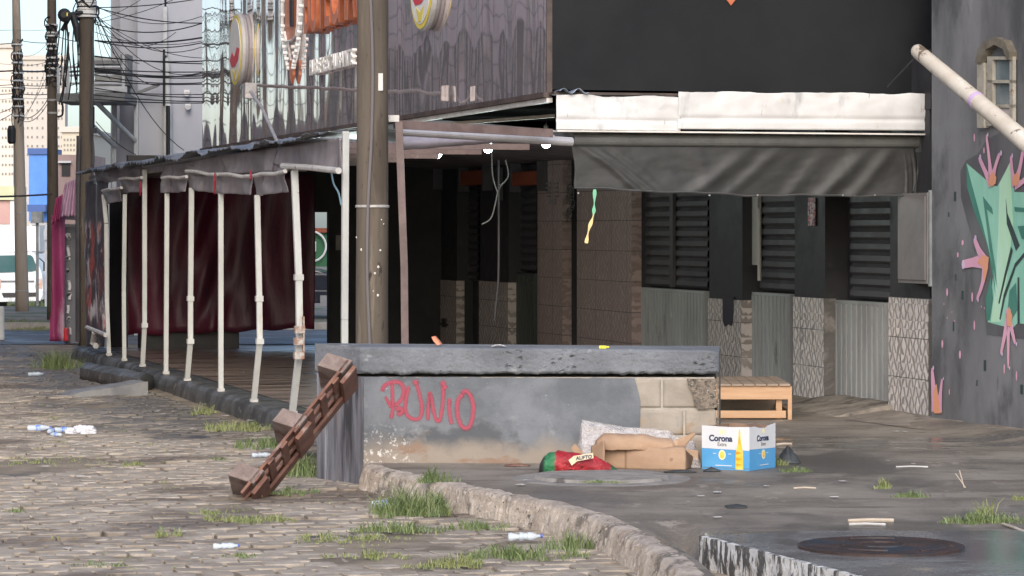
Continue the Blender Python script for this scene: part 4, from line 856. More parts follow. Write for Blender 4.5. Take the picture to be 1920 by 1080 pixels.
def tangle(t, at, rd, y0, y1, n, seed, spread=1.6):
    rr = random.Random(seed); m = MB()
    for i in range(n//2):
        ya = rr.uniform(y0, y1-(y1-y0)*.3); yb = ya+(y1-y0)*rr.uniform(.2, .5); ph = rr.uniform(3.3, 6.1); pts = []
        for j in range(7):
            y = lerp(ya, yb, j/6); r = rd(y)*rr.uniform(1.05, 1.25); pts.append(at(y)+Vector((math.cos(ph+.2*math.sin(j+i))*r, math.sin(ph)*r, 0)))
        m.tube(smoothpath(pts, 3), rr.uniform(.008, .016), 5)
    for i in range(n//2):
        y = rr.uniform(y0, y1); c = at(y); r = rd(y)*rr.uniform(1.05, spread); ph = rr.uniform(0, 6.3); L_ = rr.uniform(.8, 3.5)
        m.tube([c+Vector((math.cos(ph+s)*r*(1+.25*math.sin(s*2.3+i)), math.sin(ph+s)*r, .16*math.sin(s*1.3+i)+rr.uniform(-.02, .02))) for s in [L_*j/9 for j in range(10)]], rr.uniform(.007, .016), 5)
    m.build('cable_tangle', m_blk, t)
    for i in range(9):
        y = lerp(y0, y1, (i+.5)/9)+rr.uniform(-4, 4); band(t, at, lambda q_: rd(q_)*(1.22 if spread < 1.6 else 1.3), y, .035, pm('white_tie', (.6, .6, .58), rough=.5))
p3, at3, rd3 = pole('utility_pole', 'brown wooden pole at the far end of the deck with cable knots at its head', 43.3, 163, 160, ST, 28, 26, m_wood)
tangle(p3, at3, rd3, -10, 34, 30, 1, 1.6)
k = MB(); k.tube(smoothpath([at3(a)+Vector((b, -.14, 0)) for a, b in ((60, .1), (130, .12), (230, .09), (300, .13), (420, .06), (640, .08))], 5), .02, 6); k.tube(smoothpath([at3(a)+Vector((b, -.15, 0)) for a, b in ((255, -.09), (400, -.1), (640, -.09))], 5), .035, 8); k.build('conduit', m_slat, p3)
p2, at2, rd2 = pole('utility_pole', 'second wooden pole from the left wrapped in black cables and white ties', 55, 97, 100, ST, 17, 24, m_wood)
tangle(p2, at2, rd2, 40, 150, 56, 2, 1.3); band(p2, at2, rd2, 188); band(p2, at2, rd2, 212)
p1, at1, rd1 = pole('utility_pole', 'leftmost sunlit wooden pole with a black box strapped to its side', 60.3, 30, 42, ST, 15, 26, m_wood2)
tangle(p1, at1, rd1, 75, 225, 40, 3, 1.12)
c = at1(253); MB().lathe(c+Vector((-.13, -.12, -.19)), [(.05, 0), (.085, .04), (.09, .3), (.06, .38)], Z, 12).build('splice_box', m_blk, p1); band(p1, at1, rd1, 400, .02); band(p1, at1, rd1, 545, .02)
# splice closures hanging beside the third pole
t = thing('splice_closure', 'round black cable closure with two hanging ends beside the third pole', 'cable closure', P(128, 60, 43.0))
k = MB(); k.lathe(P(124, 31, 43)+Vector((0, -.06, 0)), [(.06, 0), (.1, .03), (.1, .12), (.05, .15)], Vector((0, -1, .1)), 14); k.build('drum', m_blk, t)
k = MB(); k.tube([P(136, 28, 43), P(143, 50, 43), P(145, 78, 43)], [.05, .055, .03], 10); k.tube([P(128, 36, 43), P(116, 58, 43)], [.035, .03], 8); k.tube([P(112, 30, 43), P(160, 22, 43.2)], .03, 8); k.build('closure_arm', m_blk, t)
MB().boxc(P(126, 27, 42.78), .02, .01, .05).build('yellow_tag', MATS['logo_yellow'], t)
MB().boxc(P(176, 245, 43), .09, .06, .08).tube([P(176, 200, 43), P(176, 240, 43)], .012).build('small_lamp_box', m_blk, p3)
# cables
ncab = 0
LIST = []
def cable(a, b, sag, r=.011, lab=None, k=14):
    r *= .55; sag *= .6
    m = MB(); m.tube([a.lerp(b, i/k)-Z*sag*4*(i/k)*(1-i/k) for i in range(k+1)], r, 5, False); o = m.build('overhead_cable', m_blk, None, smooth=True); LIST.append(o)
    return tag(o, lab or 'black overhead cable', 'cable', 'overhead cables')
rr = random.Random(11)
A3 = lambda y: at3(y)+Vector((.12, 0, 0))
# pole 3 to the right, passing between the pale building and the facade
RIGHT = [(14, -14, .1, .018), (13, 40, .18, .02), (45, 22, .35, .02), (76, 60, .15, .03), (76, 66, .25, .02), (60, 63, .3, .012), (105, 111, .1, .022), (106, 120, .05, .02), (128, 133, .06, .02), (130, 138, .12, .024), (134, 143, .1, .022), (140, 150, .15, .02), (150, 155, .08, .018), (131, 128, .2, .02), (165, 181, .1, .02), (178, 190, .06, .02), (186, 192, .05, .02), (170, 176, .05, .016), (22, 110, .9, .014), (30, 60, .7, .014), (28, 105, .4, .012), (10, 5, .5, .012)]
words = ['highest', 'second highest', 'third', 'fourth', 'fifth', 'sixth', 'seventh', 'eighth', 'ninth', 'tenth']
for i, (y0, y1, sag, r) in enumerate(RIGHT):
    cable(A3(y0), P(430, y1, 44.5), sag, r*.8, f'black cable before the pale building, leaving the third pole {["at its head", "below its head", "halfway up", "at balcony height"][min(3, int(y0//48))]}, {"sagging" if sag > .3 else "slack" if sag > .12 else "taut"}')
# diagonal drop cables from pole 3 head
for i, (x, y, sag, r) in enumerate([(345, 282, .5, .016), (300, 160, .5, .014), (262, 120, .25, .012), (215, 118, .2, .012), (240, 116, .3, .01), (210, 150, .4, .01), (330, 60, .5, .012), (290, -20, .1, .01), (345, -10, .1, .012)]):
    cable(A3(18+i*3), P(x, y, 44.3), sag, r*.8, 'thin drop cable slanting from the head of the third pole over the pale building')
# between poles 2 and 3, 1 and 2, and on to the left
for i, (y2, y3, sag, r) in enumerate([(66, 79, .05, .02), (132, 131, .05, .045), (136, 136, .1, .03), (150, 107, .1, .012), (163, 150, .06, .016), (175, 170, .05, .014), (120, 103, .2, .012), (188, 184, .05, .012)]):
    cable(at2(y2)+Vector((.05, 0, 0)), at3(y3), sag, r*.7, 'black cable spanning between the second and the third pole')
for i, (y1, y2, sag, r) in enumerate([(74, 80, .05, .02), (56, 55, .03, .01), (132, 132, .04, .045), (158, 160, .04, .02), (163, 164, .04, .016), (175, 176, .04, .024), (182, 184, .04, .012), (120, 112, .1, .014), (145, 147, .1, .012), (215, 170, .4, .022), (222, 178, .4, .018), (230, 120, .2, .012), (100, 70, .3, .01), (240, 90, .3, .01)]):
    cable(at1(y1), at2(y2), sag, r*.7, 'black cable spanning between the leftmost and the second pole')
for i, (y0, y1, sag, r) in enumerate([(86, 80, .02, .024), (56, 56, .02, .012), (133, 132, .03, .045), (160, 158, .03, .022), (164, 163, .03, .014), (176, 175, .03, .024), (105, 120, .1, .012), (145, 150, .03, .012), (190, 182, .05, .012), (215, 195, .2, .02), (235, 205, .2, .022)]):
    cable(P(-60, y0, 62), at1(y1), sag, r*.7, 'black cable running off the left edge from the leftmost pole')
# hanging loose tangle between poles
for i in range(14):
    x = rr.uniform(112, 150); y0 = rr.choice([20, 60, 100]); y1 = rr.uniform(110, 200)
    wire([P(x, y0, 44.5), P(x+rr.uniform(-8, 8), (y0+y1)/2, 44.5), P(x+rr.uniform(-12, 12), y1, 44.5)], .01, m_blk, 'loose black cable end hanging between the second and third poles', 'cable', 'hanging_cable', 'loose cable ends between the poles')
wire([P(110, 186, 54), P(117, 195, 54), P(117, 215, 54), P(108, 219, 54)], .02, m_blk, 'black cable loop strapped to the second pole under its ties', 'cable', 'cable_loop')
cable(P(-60, 369, 40), P(98, 364, 40), .02, .025, 'thick dark rail-like cable crossing low in front of the leftmost pole')
for x in range(155, 210, 14):
    pass
cable(P(180, 228, 43.2), P(255, 290, 43.6), .1, .012, 'thin drop cable from the third pole down behind the canopy end')
# reflected street: cables on the other side, off to the left
# ================================================================ PALE GREY BUILDING with steel balcony
m_pale = pm('pale_grey_cladding', (.4, .41, .45), (.46, .47, .51), .5, rough=.55, bump=.1, bscale=2)
gb = thing('pale_building', 'pale grey clad building behind the canopy with steel balcony', 'building', Vector((-5, 48, ST)))
DB = 48.0
def X(px, D=DB): return (px-CX)/F*D
def ZP(py, D=DB): return EYE-(py-HY)/F*D
xs = [(184, 214, 1.5), (217, 254, .5), (258, 308, 0), (312, 420, 0)]
for a, b, dp in xs: MB().boxf(Vector((X(a), DB+dp, ST)), Vector((X(b)-X(a), 0, 0)), Vector((0, 6, 0)), Z*9.5).build('cladding', m_pale, gb)
MB().boxf(Vector((X(178), DB+2.2, 2.0)), Vector((X(300)-X(178), 0, 0)), Vector((0, 5, 0)), Z*7.6).build('rear_block', m_pale, gb)
m_ltg = pm('light_grey_steel', (.42, .43, .43), (.55, .56, .56), 4, rough=.5); m_dkg = pm('dark_grey_steel', (.12, .125, .12), (.2, .2, .2), 4, rough=.5)
k = MB()
for px in (215, 256, 309): k.boxf(Vector((X(px)-.03, DB-.1, ST)), Vector((.07, 0, 0)), Vector((0, .09, 0)), Z*(ZP(180)-ST))
k.boxf(Vector((X(309), DB-.2, ZP(105))), Vector((.06, 0, 0)), Vector((0, .09, 0)), Z*.8); k.build('corner_rib', m_ltg, gb)
k = MB(); k.boxf(Vector((X(134), DB-1.6, ZP(198))), Vector((X(258)-X(134), 0, 0)), Vector((0, 1.55, 0)), Z*.13); k.build('balcony_floor', m_dkg, gb)
k = MB(); k.boxf(Vector((X(178), DB-1.6, ZP(182))), Vector((X(262)-X(178), 0, 0)), Vector((0, .05, 0)), Z*.1); k.build('balcony_edge', m_ltg, gb)
k = MB()
for px in (136, 145, 154, 254): k.tube([Vector((X(px), DB-1.5, ZP(196))), Vector((X(px), DB-1.5, ZP(108 if px > 200 else 135)))], .025, 6)
for py in (135, 150, 165): k.tube([Vector((X(136), DB-1.5, ZP(py))), Vector((X(258), DB-1.5, ZP(py)))], .02, 6)
k.build('balcony_rail', m_ltg, gb)
k = MB()
for py in (160, 168, 132, 122): k.boxf(Vector((X(180), DB-.3, ZP(py))), Vector((X(250)-X(180), 0, 0)), Vector((0, .1, 0)), Z*.06)
k.boxf(Vector((X(241), DB-1.0, ZP(165))), Vector((.12, 0, 0)), Vector((0, .6, 0)), Z*.5); k.build('louvre', m_dkg, gb)
k = MB(); k.boxf(Vector((X(180), DB-.15, ZP(178))), Vector((X(246)-X(180), 0, 0)), Vector((0, .12, 0)), Z*.62); k.build('louvre_panel', pm('olive_grey', (.3, .31, .29), (.42, .43, .4), 5, rough=.6), gb)
k = MB(); k.tube([Vector((X(196), DB-1.5, ZP(190))), Vector((X(254), DB-.1, ZP(264)))], .04, 8); k.tube([Vector((X(180), DB-1.5, ZP(224))), Vector((X(217), DB-.1, ZP(275)))], .035, 8); k.build('brace', m_ltg, gb)
k = MB(); k.boxf(Vector((X(262), DB-.3, ZP(178))), Vector((X(300)-X(262), 0, ZP(164)-ZP(178))), Vector((0, .1, 0)), Z*.05); k.build('sloping_rail', m_dkg, gb)
k = MB(); k.tube([Vector((X(316), DB-.2, 0)), Vector((X(316), DB-.2, ZP(196)))], .075, 12); k.tube([Vector((X(316), DB-.2, ZP(196))), Vector((X(314), DB-.2, ZP(110)))], .055, 12); k.build('vent_pipe', pm('vent_pipe_cream', (.5, .49, .45), (.6, .59, .56), 4, rough=.6), gb)
k = MB(); k.tube([Vector((X(319.5), DB-.33, 0)), Vector((X(319.5), DB-.33, ZP(200)))], .035, 8); k.tube([Vector((X(312), DB-.33, ZP(200))), Vector((X(312), DB-.33, ZP(95)))], .02, 8); k.build('drain_pipe', m_blk, gb)
for px, py, lab in ((352, 173, 'upper'), (354, 198, 'lower')):
    o = MB().boxc(Vector((X(px), DB-.1, ZP(py))), .09, .08, .07).lathe(Vector((X(px), DB-.14, ZP(py)-.02)), [(.03, 0), (.045, .04)], Vector((.2, -1, -.4)), 10); tag(o.build('flood_lamp', m_wl), f'{lab} of two small white lamps on the pale grey building', 'lamp', 'small white lamps')
# ================================================================ FAR LEFT
# tower block
m_bei = pm('beige_render', (.56, .51, .45), (.62, .57, .51), .05, rough=.9, bump=0); m_win = pm('far_window', (.24, .22, .2), rough=.3, bump=0)
def tower(name, lab, x0, x1, yt, D, wx, wy, mat, dpt=25, skip=0, yb=600):
    z1 = ZP(yt, D); zb = -6; t = thing(name, lab, 'building', Vector((X((x0+x1)/2, D), D, zb)))
    MB().boxf(Vector((X(x0, D), D, zb)), Vector((X(x1, D)-X(x0, D), 0, 0)), Vector((0, dpt, 0)), Z*(z1-zb)).build('wall', mat, t)
    MB().boxf(Vector((X(x0, D)-.2, D-.25, z1)), Vector((X(x1, D)-X(x0, D)+.4, 0, 0)), Vector((0, dpt, 0)), Z*.5).build('parapet', m_bei, t)
    s = D/F
    for x in wx:
        for y in wy: MB().boxc(Vector((X(x, D), D-.01, ZP(y, D))), s*3.0, .1, s*4.4).build('window', m_win, t)
    return t
tower('tower_block', 'tall beige apartment block beyond the leftmost poles', 22, 122, 112, 330, [28, 44, 52, 60, 70, 80, 110, 116], [122, 134, 146, 158, 175, 192, 207, 222, 240, 257, 274, 290], m_bei, 2)
tower('tower_block', 'nearer beige apartment block at the left edge beside the leftmost pole', -60, 25, 90, 300, [-40, -25, -8, 5, 11, 18, 23], [170, 190, 207, 224, 241, 258, 275, 292, 309, 326], pm('beige_render_light', (.68, .6, .52), (.74, .67, .58), .05, rough=.9, bump=0), 2)
tower('apartment_house', 'small yellow beige building between the second and third poles', 116, 152, 248, 260, [121, 127, 133, 139], [262, 272, 281], pm('yellow_beige', (.58, .52, .42), rough=.9, bump=0), 20)
# blue panelled building, pink house, yellow wall, small shop
def block(name, lab, cat, parts, D):
    t = thing(name, lab, cat, Vector((X(parts[0][1], D), D, terrain(D))))
    for nm, x0, x1, y0, y1, dd, mat, dep in parts:
        MB().boxf(Vector((X(x0, D), D+dd, ZP(y1, D))), Vector((X(x1, D)-X(x0, D), 0, 0)), Vector((0, dep, 0)), Z*(ZP(y0, D)-ZP(y1, D))).build(nm, mat, t)
    return t
m_blue = pm('bright_blue_panel', (.07, .22, .62), (.09, .26, .68), 1, rough=.5, bump=0); m_dblue = pm('deep_blue', (.04, .1, .3), rough=.5, bump=0); m_pinkw = pm('dusty_pink_wall', (.34, .24, .21), (.42, .3, .27), 1.5, rough=.9, world=True)
m_dwin = pm('dark_opening', (.04, .035, .035), rough=.7, bump=0); m_wht = pm('white_render', (.7, .7, .68), (.76, .76, .74), 1, rough=.8, bump=0); m_fen = pm('grey_hoarding', (.22, .21, .22), (.32, .31, .31), 3, (1, 1, .2), .7, .8, .2, 20, .004, world=True); m_yel = pm('yellow_green_wall', (.55, .55, .35), (.62, .62, .42), 1, rough=.8, bump=0)
block('blue_building', 'bright blue panelled building front between the two leftmost poles', 'building', [('wall', 54, 96, 290, 415, 0, m_blue, 3), ('top_band', 52, 97, 278, 289.5, -.1, m_dblue, 3), ('canopy', 58, 92, 384, 397, -1, m_dblue, .99), ('lower_wall', 54, 110, 415.5, 640, .2, m_wht, 3)], 128)
block('pink_house', 'dusty pink house wall with dark opening behind the second pole', 'house', [('wall', 104, 165, 290, 420, 0, m_pinkw, 3), ('opening', 116, 132, 306, 330, -.03, m_dwin, .02), ('ledge', 110, 134, 302, 305.5, -.1, m_wht, .09), ('lower_wall', 104, 165, 420.5, 625, .1, m_fen, 3)], 70)
block('low_shop', 'low pink fronted shop with yellow green fascia behind the truck', 'shop', [('fascia', -60, 30, 349, 375, 0, m_yel, 3), ('wall', -60, 18, 376, 420, .2, pm('salmon_wall', (.5, .3, .27), (.56, .36, .32), .6, rough=.8, bump=0), 3), ('pier', 18.5, 30, 376, 640, .1, m_wht, 3), ('base_wall', -60, 18, 420.5, 640, .25, m_wht, 3)], 140)
k = MB()
for i in range(8): k.boxf(Vector((X(60+i*8, 112), 112+.05*(i % 2), terrain(112))), Vector((X(67.6, 112)-X(60, 112), 0, 0)), Vector((0, .06, 0)), Z*(ZP(422, 112)-terrain(112)))
tag(k.build('hoarding', m_fen), 'grey sheet hoarding behind the white truck', 'fence')
k = MB(); k.boxf(Vector((X(84, 80), 80, terrain(80))), Vector((.1, 0, 0)), Vector((0, .1, 0)), Z*(ZP(420, 80)-terrain(80))); k.boxc(Vector((X(86, 80), 80, ZP(440, 80))), .1, .1, .3); tag(k.build('grey_stake', m_ltg), 'thin grey stake left of the second pole', 'stake')
k = MB(); k.boxf(Vector((X(58, 90), 90, ZP(418, 90))), Vector((X(78, 90)-X(58, 90), 0, 0)), Vector((0, .4, 0)), Z*.35); k.tube([Vector((X(68, 90), 90.2, ZP(418, 90))), Vector((X(68, 90), 90.2, terrain(90)))], .05, 6)
tag(k.build('junction_cabinet', m_dkg), 'small dark box on a stake above the truck roof', 'junction box')
# off-frame houses across the street (what the glossy facade mirrors)
m_mir = pm('pink_apartment_wall', (.74, .55, .5), (.8, .62, .57), .5, rough=.85, world=True, bump=0)
def house(name, lab, p, q, H, mat, nwin, nfl, depth=6):
    p, q = Vector(p), Vector(q); e = (q-p); ln = e.length; e.normalize(); nrm = e.cross(Z)*-1
    if nrm.x > 0: nrm = -nrm
    t = thing(name, lab, 'building', Vector((p.x, p.y, ST)))
    MB().boxf(Vector((p.x, p.y, ST)), e*ln, nrm*depth, Z*H).build('wall', mat, t)
    for i in range(nwin):
        for j in range(nfl):
            c = p+e*(ln*(i+.5)/nwin)-nrm*.03; MB().boxc(Vector((c.x, c.y, 1.2+j*2.9)), ln/nwin*.42, .05, 1.4, e, nrm).build('window', m_dwin, t)
    k = MB()
    for i in range(nwin+1): c = p+e*(ln*i/nwin)-nrm*.05; k.boxf(Vector((c.x, c.y, ST)), e*.16, -nrm*.1, Z*H)
    k.build('pilaster', m_dkg, t)
house('mirrored_house', 'pink apartment house across the street, outside the picture', (-7.9, 24, 0), (-13.3, 52.8, 0), 15, m_mir, 12, 5)
house('mirrored_house', 'tall charcoal building across the street, outside the picture', (-13.6, 53.5, 0), (-15.2, 58.6, 0), 10, m_dkg, 2, 3)
house('mirrored_house', 'low brown house farther along across the street, outside the picture', (-15.4, 59, 0), (-22, 80, 0), 4.3, pm('brown_house_wall', (.2, .13, .12), (.28, .2, .19), .5, rough=.85, world=True, bump=0), 8, 1)
for i in range(9):
    z = 2.9+i*.36; cable(Vector((-7.2, 20, z)), Vector((-14.5, 62, z+.3)), .3, .022, 'black cable along the far side of the street, outside the picture')
for (x, y) in ((-6.9, 26.0), (-9.4, 38), (-12.4, 52.5), (-15, 60)):
    m = MB(); m.tube([Vector((x, y, ST)), Vector((x, y, 9))], .14, 10); tag(m.build('far_side_pole', m_wood2), 'wooden pole on the far side of the street, outside the picture', 'utility pole', 'poles across the street')
# ================================================================ WHITE TRUCK
m_trk = pm('white_truck_paint', (.72, .73, .73), (.78, .79, .79), 1, rough=.3, bump=0); TD = 105.0; tz = terrain(TD)
tr = thing('delivery_truck', 'white box truck parked beyond the leftmost pole', 'truck', Vector((X(36, TD), TD, tz)))
def TX(px, py, dd=0): return Vector((X(px, TD), TD+dd, ZP(py, TD)))
cab = [(-8, 562), (-8, 520), (-4, 480), (0, 474), (60, 473), (66, 477), (79, 515), (81, 540), (81, 562)]
MB().slab([TX(a, b) for a, b in cab], Vector((0, 1.9, 0))).build('cab', m_trk, tr, bevel=.03)
MB().slab([TX(a, b, -.03) for a, b in [(-1, 479), (57, 478), (62, 482), (71, 506), (60, 509), (0, 511), (-6, 508)]], Vector((0, .05, 0))).build('windscreen', pm('truck_glass', (.06, .13, .13), (.09, .16, .16), 1, rough=.1, bump=0), tr)
MB().slab([TX(a, b, -.04) for a, b in [(66, 536), (70, 524), (78, 521), (80, 530), (79, 541), (67, 542)]], Vector((0, .06, 0))).build('headlight', pm('lamp_glass', (.6, .58, .55), (.6, .3, .15), 12, rough=.15, bump=0), tr)
MB().slab([TX(a, b, -.04) for a, b in [(-9, 536), (-6, 524), (2, 523), (2, 542), (-8, 542)]], Vector((0, .06, 0))).build('headlight', MATS['lamp_glass'], tr)
MB().boxf(TX(2, 529, -.035), Vector((1.2, 0, 0)), Vector((0, .02, 0)), Z*.06).build('grille_slot', m_dkg, tr)
b_ = MB().slab([TX(a, b, -.1) for a, b in [(-9, 546), (80, 545), (81, 553), (76, 564), (-6, 566), (-9, 560)]], Vector((0, .3, 0))).build('bumper', m_trk, tr)
MB().slab([TX(a, b, -.12) for a, b in [(4, 549), (74, 548), (72, 556), (8, 558)]], Vector((0, .015, 0))).build('intake', m_dwin, b_)
MB().boxf(TX(-10, 471, .9), Vector((X(66, TD)-X(-10, TD), 0, 0)), Vector((0, 3.8, 0)), Z*(ZP(424, TD)-ZP(471, TD))).build('cargo_box', m_trk, tr)
MB().boxf(TX(-8, 566, 1.95), Vector((X(79, TD)-X(-8, TD), 0, 0)), Vector((0, 2.7, 0)), Z*(ZP(474, TD)-ZP(566, TD))).build('cargo_lower', m_trk, tr)
for px in (2, 70):
    w = MB().lathe(TX(px, 562, .5)-Vector((.12, 0, 0)), [(.2, 0), (.32, .01), (.32, .23), (.2, .24)], Vector((1, 0, 0)), 20).build('wheel', m_rub, tr)
for px, sgn in ((84, 1), (-14, -1)):
    MB().boxc(TX(px, 500, .05), .12, .1, .32).tube([TX(px, 494, .1), TX(px-sgn*12, 484, .2)], .02, 6).build('mirror', m_blk, tr)
# ================================================================ things near the far corner
m_mag = pm('magenta_cloth', (.26, .03, .1), (.36, .06, .16), 2, (1, 1, .3), .4, .5, .4, 8, .02, world=True, over=(((.5, .3, .38), 3, .6, .72, (1, 1, .3)),))
t = thing('magenta_drape', 'magenta plastic sheet hanging at the far corner beside the third pole', 'drape', P(108, 645, 44.5))
def dr(a, b):
    xl = lerp(lerp(93, 96, b), lerp(100, 98, b), 0)+(6*math.sin(b*3.1) if b > .2 else 0)*.5; xr = 120+2*b; x = lerp(xl, xr, a); y = lerp(640, 404, b)-(6*a if b > .9 else 0)
    return P(x, y, 44.5+.04*math.sin(a*5+b*2))
MB().sheet(dr, 24, 24, Vector((0, .008, 0))).build('sheet', m_mag, t, smooth=True)
t = thing('pink_awning', 'bunched pale pink awning above the magenta sheet', 'awning', P(130, 395, 44.4))
MB().sheet(lambda a, b: P(lerp(lerp(106, 122, b), 150, a), lerp(406, lerp(345, 332, a), b), 44.2+.5*b+.06*math.sin(a*22)+.05*fbm(a*5, b*5)), 30, 14, Vector((0, .01, 0))).build('cloth', pm('pale_pink_cloth', (.38, .22, .3), (.5, .33, .4), 4, (1, 1, .5), .5, .6, .3, 8, .02, world=True), t, smooth=True)
MB().sheet(lambda a, b: P(lerp(98, 112, a)+6*b, lerp(420, 372, b)-8*a, 44.1+.05*math.sin(a*12)), 14, 10, Vector((0, .01, 0))).build('side_flap', m_mag, t, smooth=True)
kk = thing('metal_kiosk', 'dark grey sheet metal kiosk with white scribbles beside the third pole', 'kiosk', P(140, 650, 44.8))
def fr_box(x0, x1, y0, y1, D, dep): return Vector((X(x0, D), D, ZP(y1, D))), Vector((X(x1, D)-X(x0, D), 0, 0)), Vector((0, dep, 0)), Z*(ZP(y0, D)-ZP(y1, D))
MB().boxf(*fr_box(121, 152, 425, 652, 44.8, .5)).build('body', pm('kiosk_metal', (.14, .145, .15), (.2, .2, .21), 3, (1, 1, .3), .5, .6, .3, 9, .01, world=True), kk)
MB().boxf(*fr_box(118, 150, 403, 412, 44.6, .6)).build('top', m_ltg, kk)
k = MB(); rr = random.Random(2)
for i in range(9):
    y = 440+i*22; pts = [P(127+rr.uniform(-3, 5), y+rr.uniform(-3, 12)*j/2, 44.77) for j in range(4)]; ribbon(k, smoothpath(pts, 3), [.04]*10, Vector((0, -1, 0)), .0, .004)
k.build('scribble', m_wl, kk)
k = MB(); k.boxf(*fr_box(119, 127, 615, 640, 44.4, .2)); tag(k.build('red_bucket', pm('red_plastic', (.55, .02, .03), rough=.4), bevel=.02), 'small red plastic bucket at the foot of the kiosk', 'bucket')
ps = thing('poster_screen', 'dark vinyl screen with torn red and white posters at the end of the deck', 'screen', HV(180, 655, VL2-.02))
n = N('torn_posters'); co = n.coord((1, 1, .6)); a = n.noise(co, 3.2, 5, .6, .45, .6); b = n.noise(n.coord((1, 1, .5)), 5, 4, .6, .52, .6); c_ = n.noise(co, 7, 4, .7, .5, .62)
g = n.new('ShaderNodeNewGeometry'); sp = n.new('ShaderNodeSeparateXYZ'); n.l(g.outputs['Position'], sp.inputs[0])
zm = n.math('MULTIPLY', n.ramp(sp.outputs[2], .25, .4), n.ramp(sp.outputs[2], 1.75, 1.6))
col = n.mix(n.math('MULTIPLY', b, zm), (.06, .055, .065), (.6, .58, .6)); col = n.mix(n.math('MULTIPLY', n.math('MULTIPLY', a, zm), .8), col, (.5, .1, .08)); col = n.mix(n.math('MULTIPLY', c_, .7), col, (.05, .045, .055))
n.l(col, n.b.inputs['Base Color']); n.b.inputs['Roughness'].default_value = .3; n.l(n.bump(n.noise(co, 6, 4, .6, 0, 1), .4, .02), n.b.inputs['Normal'])
def ss(a, b):
    p = HV(lerp(164, 197, a), lerp(650, 340, b), VL2-.04); return p - V*(.04*math.sin(a*9+b*2)+.03*fbm(a*4, b*5))
MB().sheet(ss, 24, 40, V*.006).build('vinyl', n.m, ps, smooth=True)
MB().tube([HV(163, 614, VL2-.12), HV(198, 628, VL2-.12)], .03, 8).build('rail', m_bar, ps)
k = MB(); q = HV(178, 645, VL2-.12); k.tube([q+Z*.15, q+U*.2, q-Z*.02-U*.1], .04, 6); k.build('knot', m_bar, ps)
MB().boxf(*fr_box(205, 238, 360, 660, 39.3, .1)).build('x', m_end, None); o = COL.objects[-1]; o.name = 'dark_panel'; tag(o, 'dark green-black panel behind the two leftmost white posts', 'panel')
k = MB(); D = 46; k.lathe(Vector((X(1, D), D, ST)), [(.06, 0), (.065, .02), (.06, .5), (.04, .53)], Z, 12); tag(k.build('short_bollard', m_post), 'short cream bollard cut by the left edge of the picture', 'bollard')
# ================================================================ LOW BLUE GREY WALL
PA = Vector((-1.016, 19.9, 0)); PB = Vector((1.404, 19.85, 0)); PC = PB+Vector((.05, .55, 0)); PD = Vector((-1.36, 20.4, 0))
E = (PB-PA).normalized(); NP_ = Vector((E.y, -E.x, 0)); NP_ = NP_ if NP_.y < 0 else -NP_
def HP(px, py, off=0.0): return hit(px, py, PA+NP_*off, NP_)
m_bpaint = pm('blue_grey_wall_paint', (.2, .215, .235), (.27, .285, .305), 2.2, (1, 1, .8), .75, .85, .45, 30, .006, world=True,
              over=(((.14, .15, .165), 1.8, .57, .7), ((.33, .34, .35), 5, .62, .74), ((.17, .175, .18), 1.1, .58, .64, (1, 1, 1.6)), ((.42, .42, .41), 38, .7, .74)))
def wall_paint():
    n = N('planter_paint'); co = n.coord()
    f = n.noise(co, 2.2, 8, .65, .35, .65); a = n.mix(f, (.115, .124, .135), (.19, .2, .215)); a = n.mix(n.noise(n.coord((1, 1, 1.5)), 1.6, 5, .6, .56, .64), a, (.09, .095, .102))
    a = n.mix(n.noise(co, 5, 6, .6, .6, .74), a, (.26, .265, .275)); a = n.mix(n.noise(co, 40, 4, .7, .7, .73), a, (.5, .5, .48)); a = n.mix(n.noise(co, 26, 4, .8, .69, .72), a, (.08, .08, .085))
    g = n.new('ShaderNodeNewGeometry'); sp = n.new('ShaderNodeSeparateXYZ'); n.l(g.outputs['Position'], sp.inputs[0]); z = n.math('ADD', sp.outputs[2], n.math('MULTIPLY', n.math('SUBTRACT', n.noise(co, 3, 5, .6, 0, 1), .5), .22))
    low = n.ramp(z, .2, .06); a = n.mix(low, a, (.28, .235, .19)); 
    a = n.mix(n.math('MULTIPLY', n.ramp(z, .26, .1), n.noise(n.coord((1, 1, 2)), 2.5, 4, .6, .55, .65)), a, (.25, .165, .115))
    ef = n.math('MULTIPLY', n.ramp(z, .30, .06), n.noise(co, 24, 5, .8, .53, .62)); ef = n.math('MULTIPLY', ef, n.ramp(sp.outputs[0], -.62, -.8)); a = n.mix(ef, a, (.68, .65, .6))
    n.l(a, n.b.inputs['Base Color']); n.b.inputs['Roughness'].default_value = .8
    b = n.bump(n.noise(co, 30, 7, .75, 0, 1), .5, .006); n.l(n.bump(n.noise(co, 4, 4, .6, 0, 1), .3, .02, b), n.b.inputs['Normal']); return n.m
m_pl = wall_paint()
m_block = pm('bare_block', (.27, .235, .19), (.37, .32, .265), 3, (1, 1, 1), .9, .95, .5, 40, .006, world=True, over=(((.34, .24, .16), 4, .56, .7), ((.3, .28, .25), 9, .6, .7), ((.45, .41, .35), 2.5, .6, .75)))
m_agg = pm('exposed_aggregate', (.22, .18, .14), (.32, .26, .2), 20, rough=.95, bump=1, bscale=55, bdist=.02, world=True, lo=.45, hi=.55, over=(((.13, .11, .09), 34, .55, .6), ((.62, .58, .5), 40, .64, .67)))
m_mort = pm('mortar', (.36, .32, .27), (.44, .4, .34), 10, rough=.95, bump=.6, bscale=50)
